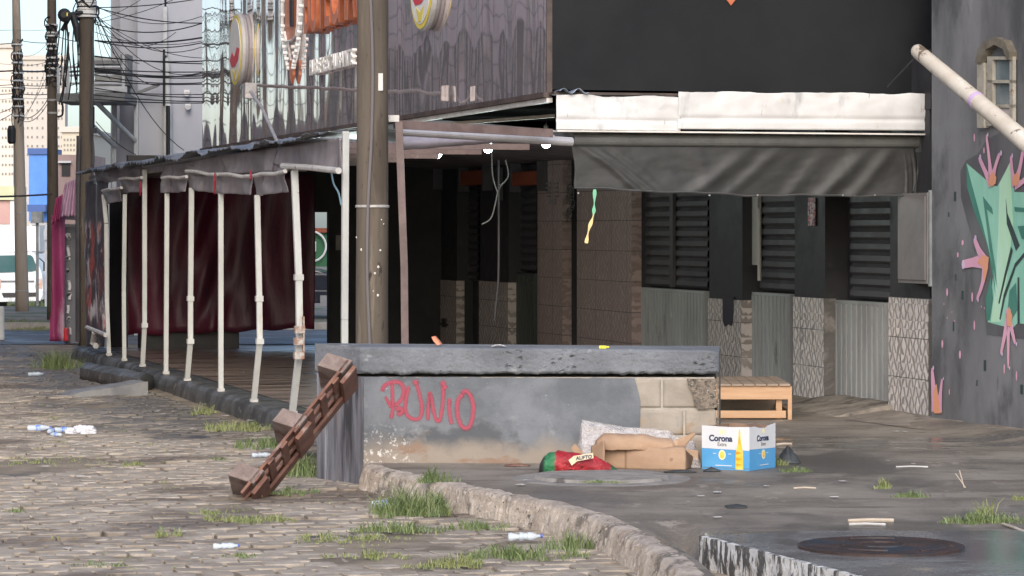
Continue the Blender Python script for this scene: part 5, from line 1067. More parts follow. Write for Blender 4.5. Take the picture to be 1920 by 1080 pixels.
m_side = pm('stained_side_paint', (.09, .088, .098), (.2, .195, .21), 16, (1, 1, .1), .7, .8, .3, 20, .006, world=True, over=(((.04, .036, .04), 10, .5, .62, (1, 1, .1)), ((.24, .18, .15), 12, .58, .68, (1, 1, .12)), ((.3, .31, .33), 22, .58, .66, (1, 1, .06))))
pw_ = thing('low_wall', 'low blue grey masonry wall with red graffiti and a slab on top', 'wall', PA+Z*ST)
zc = .60
ins = .02
core = [PA+(PC-PA).normalized()*ins, PB+(PD-PB).normalized()*ins, PC+(PA-PC).normalized()*ins, PD+(PB-PD).normalized()*ins]
MB().slab([p+Z*(ST-.05) for p in core], Z*(zc-.012-ST+.05)).build('core', m_mort, pw_)
def irr(p, q, n, amp, s): return [p.lerp(q, i/n)+(Z.cross((q-p).normalized()))*0+Z*amp*fbm(i*.9, s)*(0 < i < n) for i in range(n+1)]
# plaster skin with broken right edge
edge = [(1190, 712), (1197, 735), (1201, 752), (1200, 790), (1199, 815), (1203, 840), (1200, 885)]
pts = [HP(682, 893, .0)]; pts[0].z = -.14
zt = zc-.01
topL = Vector((PA.x, PA.y, zt)); ed = [HP(x, y) for x, y in edge]
topR = ed[0].copy(); topR.z = zt-.008
base = [ed[-1].copy()]; base[0].z = .0
low = irr(Vector((ed[-1].x, ed[-1].y, -.02)), Vector((PA.x+.03, PA.y, -.02)), 26, .03, 3)
skin = [Vector((PA.x, PA.y, -.14))]+irr(topL, topR, 40, .012, 8)+ed[1:-1]+low
rr = random.Random(4)
def skinback(p): return p
m = MB(); m.slab([p-NP_*.0 for p in skin], NP_*.016-NP_*.0); m.build('front_plaster', m_pl, pw_)
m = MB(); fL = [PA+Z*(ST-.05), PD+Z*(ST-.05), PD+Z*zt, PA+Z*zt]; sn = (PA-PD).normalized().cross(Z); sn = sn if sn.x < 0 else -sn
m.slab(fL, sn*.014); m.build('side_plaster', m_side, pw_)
m = MB(); m.slab([PB+Z*-.02, PC+Z*-.02, PC+Z*zt, PB+Z*zt], Vector((.012, 0, 0))); m.build('end_plaster', m_agg, pw_)
# bare blocks
def blk(x0, x1, y0, y1, mat=m_block, d=.006, nm='bare_block'):
    a, b = HP(x0, y0), HP(x1, y1); w = (b.x-a.x); z0 = b.z; z1 = a.z
    n_ = 14
    def fn(s, t): p = a+E*w*s; edge_ = min(s, 1-s, 1)*w; et = min(t, 1-t)*(z1-z0); r = max(0, .012-min(edge_, et)); return Vector((p.x, p.y, lerp(z0, z1, t)))-NP_*r*.5+NP_*(d+.004*fbm(p.x*14, t*5, x0))
    m = MB(); m.sheet(fn, n_, n_, -NP_*.02); return m.build(nm, mat, pw_, smooth=True)
blk(1176, 1239, 712, 764); blk(1243, 1342, 712, 764); blk(1176, 1281, 769, 815); blk(1285, 1343, 769, 815); blk(1176, 1238, 820, 872); blk(1242, 1342, 820, 872)
ag = [(1288, 710), (1343, 710), (1344, 764), (1310, 768), (1302, 760), (1298, 738), (1290, 722)]
m = MB(); m.slab([HP(x, y, .012) for x, y in ag], NP_*.01); m.build('aggregate_patch', m_agg, pw_)
# cap slab: rough mesh
zl, zr = .795, .775
m_cap = pm('cap_slab', (.135, .142, .153), (.2, .21, .225), 3, (1, 1, 1), .8, .85, .8, 28, .012, world=True, over=(((.15, .155, .165), 3, .6, .72), ((.27, .275, .28), 9, .62, .7), ((.06, .06, .062), 17, .665, .69), ((.08, .08, .08), 30, .68, .7)))
cp = [PA+NP_*.03-E*.01, PB+NP_*.03+E*.01, PC+E*.01-NP_*.02, PD-E*.01-NP_*.02]
def capz(x): return lerp(zl, zr, (x-PA.x)/(PB.x-PA.x))
def capfront(s, t):
    p = cp[0].lerp(cp[1], s); z0 = zc+.012+.022*fbm(s*14, 4)+.016*fbm(s*50, 3); z1 = capz(p.x); z = lerp(z0, z1, t)
    rnd_ = .018*max(0, (t-.9)*10)**2 + .02*max(0, (.12-t)*8)**2*(1+fbm(s*40, 1))
    pit = .03*max(0, fbm(s*50, t*6, 2)-.12)*(2.2 if (.53 < s < .63 or s > .93 or .4 < s < .45) else .4)
    rc = .03*max(0, (s-.975)*40)**2
    return p-NP_*(rnd_+pit+rc)+NP_*.006*fbm(s*9, t*3)+Z*(z-(.014*max(0, (s-.96)*25)**2 if t > .8 else 0))-Z*0
m = MB(); m.grid(capfront, 260, 26)
nb = 261
m.grid(lambda s, t: capfront(s, 1).lerp(cp[3].lerp(cp[2], s)+Z*(capz(cp[0].lerp(cp[1], s).x)+.004), t), 260, 4)
m.grid(lambda s, t: capfront(0, t).lerp(cp[3]+Z*lerp(zc+.01, zl+.004, t), s)*1.0+sn*.018, 8, 8)
m.grid(lambda s, t: capfront(0, t)+sn*.018*s, 1, 8)
m.grid(lambda s, t: capfront(1, t).lerp(cp[2]+Z*lerp(zc+.01, zr+.004, t), s), 8, 26)
m.grid(lambda s, t: capfront(s, 0).lerp(cp[3].lerp(cp[2], s)+Z*(zc+.01), t), 130, 2)
m.build('cap_slab', m_cap, pw_)
# red graffiti
m_spray = pm('red_spray', (.42, .045, .075), (.5, .09, .12), 9, rough=.7, bump=.1, world=True)
def mk_spray():
    n = N('red_spray_soft'); at_ = n.new('ShaderNodeAttribute'); at_.attribute_name = 'edge'; n.b.inputs['Base Color'].default_value = (.4, .07, .105, 1); n.b.inputs['Roughness'].default_value = .75
    f = n.math('ADD', at_.outputs['Fac'], n.math('MULTIPLY', n.math('SUBTRACT', n.noise(n.coord(), 90, 5, .8, 0, 1), .5), .55)); n.l(n.ramp(f, .2, .95, 0, .85), n.b.inputs['Alpha']); return n.m
m_soft = mk_spray(); STRK = []
def stroke(px, w=9):
    pts = smoothpath([HP(x, y, .019) for x, y in px], 5); ww = w*.8/274; n_ = len(pts); cols = [-1, -.55, 0, .55, 1]
    vs = []; ev = []
    for i, p in enumerate(pts):
        d = (pts[min(i+1, n_-1)]-pts[max(i-1, 0)]).normalized(); s = NP_.cross(d).normalized(); e = min(1, min(i, n_-1-i)/1.5+.2)
        for c_ in cols: vs.append(p+s*c_*ww*.95+NP_*(.0006*len(STRK))); ev.append((1-abs(c_)**1.5)*e)
    STRK.append((vs, ev, n_))
stroke([(716, 735), (722, 722), (742, 716), (754, 722), (757, 737), (750, 752), (738, 760), (728, 752)]); stroke([(735, 716), (736, 745), (736, 770), (733, 786)], 8); stroke([(722, 742), (730, 758), (734, 764)], 7)
stroke([(741, 770), (748, 765), (755, 770), (750, 776), (744, 773)], 10); stroke([(767, 722), (762, 745), (760, 765), (765, 780), (778, 786), (788, 782), (791, 765), (787, 742), (780, 716)], 8); stroke([(776, 712), (782, 722)], 11)
stroke([(802, 790), (803, 765), (805, 738), (808, 742), (812, 765), (817, 785), (824, 788), (829, 765), (831, 735), (829, 717)], 8); stroke([(829, 713), (833, 724), (838, 728)], 10)
stroke([(843, 745), (842, 765), (845, 785), (847, 796)], 8); stroke([(838, 757), (846, 752)], 6)
stroke([(870, 738), (860, 748), (857, 768), (861, 790), (870, 802), (880, 800), (886, 782), (887, 758), (881, 740), (872, 733), (866, 740)], 9)
vs = []; ev = []; fs = []
for a_, b_, n_ in STRK:
    o_ = len(vs); vs += a_; ev += b_
    for i in range(n_-1):
        for c_ in range(4): fs.append((o_+i*5+c_, o_+i*5+c_+1, o_+(i+1)*5+c_+1, o_+(i+1)*5+c_))
mb = MB(); mb.add(vs, fs); go = mb.build('graffiti', m_soft, pw_)
at_ = go.data.attributes.new('edge', 'FLOAT', 'POINT')
for i, e in enumerate(ev): at_.data[i].value = e
# ================================================================ LEANING PALLET
m_pal = pm('worn_pallet_wood', (.13, .058, .04), (.23, .115, .08), 6, (1, 1, 1), .75, .85, .5, 40, .006, over=(((.3, .22, .19), 5, .55, .68), ((.09, .05, .04), 9, .6, .7), ((.34, .13, .06), 4, .6, .72)))
m_palg = pm('grey_pallet_block', (.17, .125, .108), (.26, .2, .175), 7, (1, 1, 1), .85, .9, .6, 40, .008, over=(((.13, .08, .07), 6, .56, .66), ((.3, .15, .1), 8, .62, .72)))
pt = thing('wooden_pallet', 'worn reddish pallet standing on edge and leaning on the left end of the low wall', 'pallet', G(490, 945, ST))
Wd = Vector((.21, .96, -.15)).normalized()
N0 = P(447, 900, 18.9); N1 = P(634, 668, 19.3)          # foot and head of the nearest runner
S_ = (N1-N0); LEN = S_.length; S_.normalize(); Wd = (Wd-S_*Wd.dot(S_)).normalized(); Nn = Wd.cross(S_).normalized(); Nn = Nn if Nn.x > 0 else -Nn
def PP(s, w, n): return N0+S_*s+Wd*w+Nn*n
PWD = .38
for k_, s0 in enumerate((-.0, .5*LEN-.07, LEN-.12)):
    m = MB(); nb = (Nn+S_*.3).normalized(); m.boxf(PP(s0+.01, .0, 0)-nb*.08, S_*.115, Wd*PWD, nb*.18); m.build('bearer', m_palg, pt, bevel=.008)
    m = MB(); m.boxf(PP(s0-.01, .04, .105), S_*.15, Wd*(PWD-.05), Nn*.03); m.build('bearer_board', m_pal, pt, bevel=.003)
for i in range(3):
    w0 = i*(PWD-.08)/2; m = MB(); m.boxf(PP(-.06-.06*i, w0, .06), S_*(LEN+.08+.05*i), Wd*.08, Nn*.02); m.build('runner', m_pal, pt, bevel=.003)
for i in range(7):
    s0 = .06+i*(LEN-.1)/7; m = MB(); m.boxf(PP(s0, .0, .081), S_*.06, Wd*(PWD+.06), Nn*.018); m.build('cross_slat', m_pal, pt, bevel=.003)
m = MB(); m.boxf(PP(-.2, PWD-.09, .1), S_*(LEN+.22), Wd*.09, Nn*.022); m.build('outer_board', m_pal, pt, bevel=.003)
# ================================================================ WOODEN PLATFORM
m_pine = pm('pine_plank', (.44, .25, .13), (.54, .34, .2), 3, (.4, 1, 6), .6, .7, .25, 12, .004, over=(((.45, .22, .1), 4, .6, .7, (.4, 1, 8)), ((.72, .52, .34), 4, .62, .74, (.4, 1, 5))))
m_pinet = pm('grey_pine_top', (.26, .2, .15), (.36, .27, .2), 4, (.5, 3, 1), .7, .8, .3, 12, .004, over=(((.2, .15, .12), 3, .55, .7),))
pf = thing('wooden_platform', 'low pine pallet platform behind the right end of the low wall', 'platform', P(1420, 785, 24.4))
DP = 24.4; xl_, xr_ = P(1260, 0, DP).x, P(1485, 0, DP).x; zz = lambda y: P(0, y, DP).z; ex = Vector((xr_-xl_, 0, 0))
MB().boxf(Vector((xl_, DP, zz(749))), ex-Vector((.03, 0, 0)), Vector((0, .03, 0)), Z*(zz(724)-zz(749))).build('upper_rail', m_pine, pf, bevel=.004)
MB().boxf(Vector((xl_, DP, zz(784))), ex-Vector((.05, 0, 0)), Vector((0, .03, 0)), Z*(zz(770)-zz(784))).build('lower_rail', m_pine, pf, bevel=.004)
m = MB()
for i in range(10): m.boxf(Vector((xl_+i*.1, DP-.02, zz(723.6))), Vector((.092, 0, 0)), Vector((0, 1.25, 0)), Z*.018)
m.build('top_board', m_pinet, pf)
for x, w in ((xr_-.035, .035), (xr_-.13, .05), (xl_+.2, .06)): MB().boxf(Vector((x, DP+(.0 if w < .04 else .04), 0)), Vector((w, 0, 0)), Vector((0, .08, 0)), Z*zz(724.5)).build('upright', m_pine, pf, bevel=.003)
MB().boxf(Vector((xr_-.03, DP+.09, 0.03)), Vector((.02, 0, 0)), Vector((0, 1.1, 0)), Z*.05).boxf(Vector((xr_-.03, DP+.09, zz(746))), Vector((.02, 0, 0)), Vector((0, 1.1, 0)), Z*.09).build('side_rail', m_pine, pf)
MB().boxf(Vector((xl_+.02, DP+1.18, 0.01)), ex-Vector((.04, 0, 0)), Vector((0, .03, 0)), Z*.22).build('back_rail', m_pinet, pf)
# ================================================================ BEER CARTON
m_cw = pm('carton_white', (.6, .6, .6), (.66, .66, .66), 4, rough=.4, bump=.1, bscale=8); m_cb = pm('carton_blue', (.08, .3, .56), (.1, .34, .6), 4, rough=.4, bump=.1, bscale=8); m_gold = pm('carton_gold', (.8, .48, .03), (.85, .6, .12), 14, rough=.4, bump=0); m_gold2 = pm('carton_amber', (.62, .28, .01), (.75, .38, .03), 10, rough=.4, bump=0)
m_navy = pm('carton_navy', (.02, .03, .08), rough=.5, bump=0); m_inner = pm('carton_inner', (.2, .12, .08), (.28, .18, .12), 5, rough=.8); m_palegold = pm('carton_pale_gold', (.82, .72, .38), (.85, .76, .5), 9, rough=.5, bump=0)
q0 = G(1316, 879); q1 = G(1405, 883); q2 = G(1454, 876); q3 = q0+(q2-q1); hb = .29
ct = thing('beer_carton', 'white and light blue beer carton standing open on the pavement', 'carton', q1)
def face(a, b, nm, lettering_scale):
    d = (b-a); w = d.length; d.normalize(); nr = d.cross(Z); nr = nr if nr.y < 0 else -nr
    if nr.dot(Vector((0, -1, 0))) < 0: nr = -nr
    inset = -nr
    top = hb
    def q(s, t, o=0): return a+d*w*s+Z*hb*t+nr*o
    # upper white, lower blue
    bl = MB(); bl.slab([q(0, .0), q(1, .0), q(1, .455), q(0, .48)], inset*.004); side = bl.build('blue_panel', m_cb, ct)
    tp_ = [q(0, .483), q(1, .458), q(1, 1.0 if nm == 'front' else 1.03), q(.72, .985 if nm != 'front' else .99), q(.6, .94 if nm != 'front' else .985), q(.38, .955 if nm != 'front' else .99), q(.2, 1.0), q(0, 1.0 if nm == 'front' else .99)]
    wp = MB().slab(tp_, inset*.004).build('white_panel', m_cw, ct)
    return q, d, nr, w
qf_, df, nf, wf = face(q0, q1, 'front', 1)
qs, ds_, ns, ws_ = face(q1+Vector((.001, 0, 0)), q2, 'side', 1)
for a_, b_ in ((q3, q2), (q0, q3)):
    d_ = (b_-a_); MB().slab([a_, b_, b_+Z*hb*.97, a_+Z*hb*.99], Vector((0, .004, 0)) if a_ is q3 else Vector((.004, 0, 0))).build('rear_panel', m_inner, ct)
MB().slab([q0+Z*.01, q1+Z*.01, q2+Z*.01, q3+Z*.01], Z*.004).build('bottom', m_inner, ct)
MB().slab([qs(.05, 1.0, -.006), qs(.62, .94, -.006), qs(.55, 1.05, -.06), qs(.1, 1.04, -.05)], Vector((0, .004, 0))).build('torn_flap', m_inner, ct)
def ell(q, w, cx_, cy_, rx, ry, mat, nm, o=.001):
    MB().slab([q(cx_+rx*math.cos(t)/w, cy_+ry*math.sin(t)/hb, o) for t in [i*math.pi/12 for i in range(24)]], (q(0, 0, .001)-q(0, 0, 0))*.6).build(nm, mat, ct)
XD = lambda d: d
for q, d, nr, w, cxm, sc in ((qf_, df, nf, wf, .43, .86), (qs, ds_, ns, ws_, .53, .82)):
    text('Corona', .066*sc, q(cxm-(.112*sc)/w, .655, .0012), d, Z, nr, .0004, m_navy, 'lettering', ct, .0022, sx=.96)
    text('Extra', .04*sc, q(cxm-(.04*sc)/w, .545, .0012), d, Z, nr, .0004, m_grey, 'lettering', ct, .0004, sx=.9)
    ell(q, w, cxm, .87, .022*sc, .02*sc, m_palegold, 'emblem')
    ell(q, w, cxm, .34, .03*sc, .038*sc, m_palegold, 'emblem'); ell(q, w, cxm, .34, .02*sc, .028*sc, m_gold, 'emblem_core', .0022)
    for s in (-1, 1): MB().slab([q(cxm+(s*.065*sc-.012)/w, .36, .001), q(cxm+(s*.065*sc+.012)/w, .36, .001), q(cxm+(s*.065*sc+.012)/w, .375, .001), q(cxm+(s*.065*sc-.012)/w, .375, .001)], nr*.0006).build('mark', m_cw, ct)
    MB().slab([q(cxm-.05/w, .09, .001), q(cxm+.07/w, .09, .001), q(cxm+.07/w, .108, .001), q(cxm-.05/w, .108, .001)], nr*.0006).build('fine_print', m_cw, ct)
# bottle print on the corner
btl = [(.715, .02), (.72, .42), (.735, .5), (.765, .62), (.78, .86), (.79, .94), (.80, .94), (.815, .86), (.83, .62), (.855, .5), (.87, .42), (.875, .02)]
MB().slab([qf_(a_, b_, .001) for a_, b_ in btl], nf*.0008).build('bottle_print', m_gold, ct)
for b0, b1 in ((.36, .44), (.22, .3), (.1, .16)): MB().slab([qf_(.725, b0, .0022), qf_(.85, (b0+b1)/2, .0022), qf_(.725, b1, .0022)], nf*.0006).build('bottle_print_detail', m_gold2, ct)
MB().slab([qf_(.775, .6, .0022), qf_(.8, .6, .0022), qf_(.795, .78, .0022), qf_(.785, .78, .0022)], nf*.0006).build('bottle_print_detail', m_gold2, ct)
# ================================================================ CARDBOARD, BAGS
m_card = pm('brown_cardboard', (.32, .2, .125), (.4, .265, .17), 3, (1, 1, 1), .75, .85, .15, 20, .003, over=(((.35, .21, .12), 3, .55, .72), ((.54, .38, .26), 5, .62, .74)))
m_cardd = pm('cardboard_inside', (.24, .15, .1), (.32, .2, .13), 4, rough=.85)
cbx = thing('cardboard_box', 'crushed brown cardboard box lying in front of the bare blocks', 'box', G(1220, 880))
a0_, a1_ = G(1133, 878), G(1285, 882); up = .155; ln_ = a1_-a0_
def cf(s, t): p = a0_+ln_*s+Z*up*t*(1-.12*s)+Vector((.0, .02*t, 0)); return p+Vector((0, -.012*math.sin(t*3.1)+.008*fbm(s*5, t*3), .012*fbm(s*3, 2)*t))
m = MB(); m.sheet(lambda s, t: cf(s*.26, t), 14, 12, Vector((0, .005, 0))); m.build('front_panel', m_card, cbx, smooth=True)
m = MB(); m.sheet(lambda s, t: cf(.268+s*.732, t)+Vector((0, -.006, 0)), 24, 12, Vector((0, .005, 0))); m.build('front_panel', m_card, cbx, smooth=True)
m = MB(); m.sheet(lambda s, t: cf(1, t).lerp(G(1311, 874)+Z*(.005+.085*t), s)+Vector((0, .05*math.sin(s*3), 0)), 10, 10, Vector((0, .005, 0))); m.build('open_end', m_cardd, cbx, smooth=True)
m = MB(); m.sheet(lambda s, t: cf(1, 1).lerp(cf(1, 0)+Vector((.085, .05, .06)), t).lerp(cf(1, 1).lerp(cf(1, 0)+Vector((.09, .06, .12)), t), s), 4, 8, Vector((0, .006, .006))); m.build('end_flap', m_card, cbx)
m = MB(); m.sheet(lambda s, t: cf(s, 1)+Vector((-.02*(1-s), .16*t, .02*math.sin(3.1*t)+.012*fbm(s*6, t*3))), 30, 10, Z*-.005); m.build('top_panel', m_card, cbx, smooth=True)
k = MB(); k.lathe(cf(.83, .52)+Vector((0, -.009, 0)), [(.001, 0), (.012, .001), (.001, .002)], Vector((0, -1, 0)), 12); k.build('hand_hole', m_cardd, cbx)
k = MB(); k.tube([cf(.264, t/6)+Vector((0, -.006, 0)) for t in range(7)], .003, 5); k.build('seam', m_cardd, cbx)
# rolled crumpled cardboard on top
c2 = thing('cardboard_sheet', 'crumpled brown cardboard sheet curled over the crushed box', 'cardboard', P(1190, 840, 19.5))
def roll(s, t):
    x = lerp(1118, 1262, s); top = 813+3*math.sin(s*3)+(12*max(0, s-.6)*2.5 if s > .6 else 0)+(14*max(0, .1-s)*10); p0_ = P(x, 843, 19.36); h = (843-top)/280
    ang = t*math.pi*.95; return p0_+Vector((0, .085*(1-math.cos(ang)), h*math.sin(ang)**.75+.012*fbm(s*7, t*4)))+Vector((.01*fbm(s*9, t*4, 3), .016*fbm(s*6, t*5, 5), 0))
m = MB(); m.sheet(roll, 50, 18, Vector((0, .003, -.004))); m.build('curled_panel', m_card, c2, smooth=True)
m = MB(); m.sheet(lambda s, t: P(lerp(1133, 1108, s), lerp(870, 826, t)+10*s, 19.3+.1*s)+Z*.0, 8, 8, Vector((.004, .004, 0))); m.build('side_flap', m_card, c2, smooth=True)
m = MB(); m.slab([P(x, y, 19.42) for x, y in [(1244, 840), (1268, 824), (1299, 812), (1302, 815), (1286, 832), (1280, 846), (1262, 848)]], Vector((.01, .006, 0))); m.build('raised_flap', m_card, c2)
m = MB(); m.slab([P(x, y, 19.5) for x, y in [(1071, 840), (1078, 832), (1092, 846), (1096, 868), (1086, 868)]], Vector((.0, .006, 0))); m.build('corner_flap', m_card, c2)
# clear plastic bag with pale crumpled foam
def mk_plastic():
    n = N('clear_plastic'); n.b.inputs['Base Color'].default_value = (.75, .7, .68, 1); n.b.inputs['Roughness'].default_value = .18; n.b.inputs['Alpha'].default_value = 1
    f = n.noise(n.coord((1, 1, 1)), 14, 6, .7, .4, .7); n.l(n.ramp(f, 0, 1, .28, .62), n.b.inputs['Alpha']); n.l(n.bump(n.noise(n.coord(), 18, 6, .7, 0, 1), 1, .02), n.b.inputs['Normal']); return n.m
m_pls = mk_plastic()
m_foam = pm('pale_shreds', (.62, .56, .5), (.8, .76, .71), 30, rough=.7, bump=1, bscale=60, bdist=.02, world=True, lo=.4, hi=.6, over=(((.2, .17, .15), 45, .6, .64),))
bg = thing('clear_bag', 'large clear plastic bag of pale shreds slumped against the low wall', 'bag', P(1170, 868, 19.6))
prof = [(1083, 850), (1085, 825), (1091, 786), (1110, 790), (1140, 795), (1170, 800), (1210, 803), (1240, 805), (1256, 808), (1268, 818), (1300, 826), (1310, 850), (1312, 862)]
def bag(s, t, shrink=0):
    i = s*(len(prof)-1); k_ = min(int(i), len(prof)-2); x = lerp(prof[k_][0], prof[k_+1][0], i-k_); y = lerp(prof[k_][1], prof[k_+1][1], i-k_)
    top = P(x, y, 19.66); h = top.z*(1-shrink); ang = t*math.pi/2
    return Vector((top.x+.0, 19.47+.17*math.sin(ang)**1.2-0*h, h*(math.sin(ang) if t < 1 else 1)))+Vector((.008*fbm(s*18, t*8), -.03*fbm(s*9, t*5, 2)-.012*abs(fbm(s*30, t*12, 7)), .008*fbm(s*20, t*9, 5)))
m = MB(); m.sheet(lambda s, t: bag(s, t), 90, 22, Vector((0, .006, 0))); m.build('film', m_pls, bg, smooth=True)
m = MB(); m.sheet(lambda s, t: bag(.05+s*.93, t*.72, .02)+Vector((0, .012+.02*fbm(s*40, t*20, 3), 0)), 110, 24, Vector((0, .02, 0))); m.build('contents', m_foam, bg)
# red and green charcoal bag
n = N('red_paper_bag'); co = n.new('ShaderNodeSeparateXYZ'); n.l(n.tc.outputs['Object'], co.inputs[0]); wob = n.math('MULTIPLY', n.math('SUBTRACT', n.noise(n.coord(), 6, 4, .6, 0, 1), .5), .07)
x_ = n.math('ADD', co.outputs[0], wob)
col = n.mix(n.noise(n.coord(), 12, 6, .6, .4, .7), (.3, .012, .02), (.48, .03, .04)); col = n.mix(n.noise(n.coord(), 17, 4, .7, .62, .66), col, (.62, .35, .28)); col = n.mix(n.noise(n.coord(), 9, 3, .6, .63, .68), col, (.05, .01, .015))
col = n.mix(n.ramp(x_, -.155, -.18), col, (.035, .2, .08)); col = n.mix(n.ramp(x_, -.225, -.25), col, (.02, .022, .022)); col = n.mix(n.ramp(x_, .19, .215), col, (.02, .09, .04))
n.l(col, n.b.inputs['Base Color']); n.b.inputs['Roughness'].default_value = .3; n.l(n.bump(n.noise(n.coord(), 14, 6, .7, 0, 1), .8, .02), n.b.inputs['Normal']); m_char = n.m
cc_ = G(1088, 888); hprof = [(-.275, .01), (-.265, .06), (-.24, .10), (-.2, .13), (-.14, .135), (-.05, .13), (.02, .115), (.08, .11), (.14, .09), (.2, .055), (.25, .025), (.275, .008)]
chb = thing('charcoal_bag', 'red and green paper charcoal bag lying by the round concrete cover', 'bag', cc_)
def cb_(s, t):
    i = s*(len(hprof)-1); k_ = min(int(i), len(hprof)-2); f_ = i-k_; x = lerp(hprof[k_][0], hprof[k_+1][0], f_); h = 1.08*lerp(hprof[k_][1], hprof[k_+1][1], f_); ang = t*2*math.pi; r = h/2
    fold = 1+.35*fbm(s*9, math.cos(ang)*2, math.sin(ang)*2)+.12*abs(fbm(s*22, math.cos(ang)*5, math.sin(ang)*5))+.05*math.sin(s*40+3*math.cos(ang))*(1 if .6 < s < .95 else .4)
    return cc_+Vector((x, -math.cos(ang)*r*1.25*fold, r*.98+math.sin(ang)*r*fold))
m = MB(); m.grid(cb_, 60, 28); m.build('body', m_char, chb, smooth=True, weld=True)
lb = [(1066, 866), (1076, 858), (1112, 852), (1113, 862), (1082, 868), (1072, 876)]
def onbag(px, py): p = P(px, py-3, cc_.y-.115); return p
MB().slab([onbag(x, y) for x, y in lb], Vector((0, .012, 0))).build('label', pm('cream_label', (.6, .5, .32), (.68, .58, .4), 12, rough=.5, bump=0), chb)
text('ALIFTO', .032, onbag(1080, 865.5)-Vector((0, .002, 0)), Vector((.985, 0, .12)), Z, Vector((0, -1, 0)), .0004, m_navy, 'lettering', chb, .001)
# ================================================================ MANHOLES
m_conc = pm('round_concrete', (.2, .185, .165), (.3, .275, .25), 6, rough=.85, bump=.8, bscale=40, world=True, over=(((.1, .09, .08), 5, .58, .68),))
cm = G(1128, 897); m = MB(); m.lathe(cm-Z*.05, [(.44, 0), (.445, .055), (.43, .074), (.3, .08), (.001, .082)], Z, 48); m.lathe(cm-Z*.05, [(.57, 0), (.575, .05), (.56, .053), (.45, .054)], Z, 40)
tag(m.build('concrete_cover', m_conc, None, smooth=False), 'round concrete manhole cover in the pavement under the red bag', 'manhole cover')
m_rust = pm('rusty_iron', (.035, .024, .02), (.07, .042, .035), 8, rough=.45, rough2=.65, bump=.5, bscale=30, metallic=.3, over=(((.035, .04, .05), 3, .5, .6), ((.1, .05, .035), 10, .62, .7)))
cm = G(1652, 1027, .012); mh = thing('iron_manhole', 'rusty iron manhole cover proud of the wet slab at lower right', 'manhole cover', cm)
MB().lathe(cm-Z*.0, [(.37, .004), (.37, .013), (.405, .016), (.415, .012), (.415, 0)], Z, 64).build('ring', m_rust, mh)
MB().lathe(cm, [(.001, .006), (.001, .0105), (.358, .0105), (.358, .004)], Z, 64).build('lid', pm('wet_iron_lid', (.035, .035, .04), (.07, .055, .055), 6, rough=.05, rough2=.14, bump=.08, bscale=20, world=True), mh)
ps_ = [(.35, -.2, .3), (.36, .5, .9), (.3, 1.2, 2.0), (.2, 2.6, 3.4), (.28, 4.0, 4.7), (.12, 0, 5.8), (.33, 5.2, 5.8)]
m = MB()
for r_, a_, b_ in ps_: m.tube([cm+Vector((math.cos(lerp(a_, b_, i/10))*r_, math.sin(lerp(a_, b_, i/10))*r_, .011)) for i in range(11)], .012, 6)
m.build('relief', m_rust, mh)
# ================================================================ LITTER
m_pet = N('pet_plastic'); m_pet.b.inputs['Base Color'].default_value = (.72, .8, .86, 1); m_pet.b.inputs['Roughness'].default_value = .12; m_pet.b.inputs['Alpha'].default_value = .55; m_pet = m_pet.m
m_lbl = pm('bottle_label', (.1, .2, .55), (.5, .6, .8), 30, rough=.4, bump=0); m_capb = pm('bottle_cap', (.05, .1, .5), rough=.4, bump=0)
def bottle(p, ang, lab, crush=1.0, sc=1.0, labm=None):
    sc *= .68
    d = Vector((math.cos(ang), math.sin(ang), .02)); t = thing('plastic_bottle', lab, 'bottle', p, 'plastic bottles on the ground')
    c = p+Z*.03*sc; pr = [(.012, -.11), (.026, -.105), (.031, -.09), (.028*crush, -.04), (.031*crush, 0), (.030, .04), (.026, .065), (.014, .09), (.011, .1), (.011, .115)]
    MB().lathe(c, [(a*sc, b*sc) for a, b in pr], d, 14).build('body', m_pet, t, smooth=True)
    MB().lathe(c, [(.0315*sc, -.03*sc), (.0325*sc, -.028*sc), (.0325*sc*crush, .02*sc), (.0315*sc, .022*sc)], d, 14).build('label', labm or m_lbl, t)
    MB().lathe(c+d*.116*sc, [(.001, 0), (.014*sc, .001), (.014*sc, .014*sc), (.001, .015*sc)], d, 10).build('cap', m_capb, t); return t
bottle(G(722, 952, ST), .0, 'blue-labelled plastic bottle by the kerb below the corner of the low wall', sc=1.15); bottle(G(982, 1014, ST), .1, 'crushed clear plastic bottle in the grass at the foot of the kerb', .6, 1.2, m_pet)
bottle(G(422, 1030, ST), .2, 'clear plastic bottle lying alone among the pavers at bottom left', .7, .9, m_pet)
for i, (x, y, a, s, l) in enumerate([(72, 808, .1, 1.3, 'large clear bottle at the left end of the litter heap'), (98, 812, 1.3, 1.0, 'small bottle with blue cap second in the litter heap'), (120, 811, .4, 1.2, 'bottle lying in the middle of the litter heap'), (105, 818, 2.6, .8, 'small bottle at the front of the litter heap'), (140, 812, -.3, 1.0, 'bottle half under the crumpled bags of the litter heap')]): bottle(G(x, y, ST), a, l, sc=s)
bottle(G(66, 705, ST), .3, 'clear bottle lying alone near the far left grass tuft', .8, 1.2, m_pet)
bottle(G(490, 858, ST), .3, 'crushed clear cup shape bottle behind the leaning pallet', .6, 1.0, m_pet)
m_pb = pm('white_film', (.6, .58, .62), (.75, .74, .76), 12, rough=.3, bump=.8, bscale=30, over=(((.3, .3, .5), 9, .62, .68),))
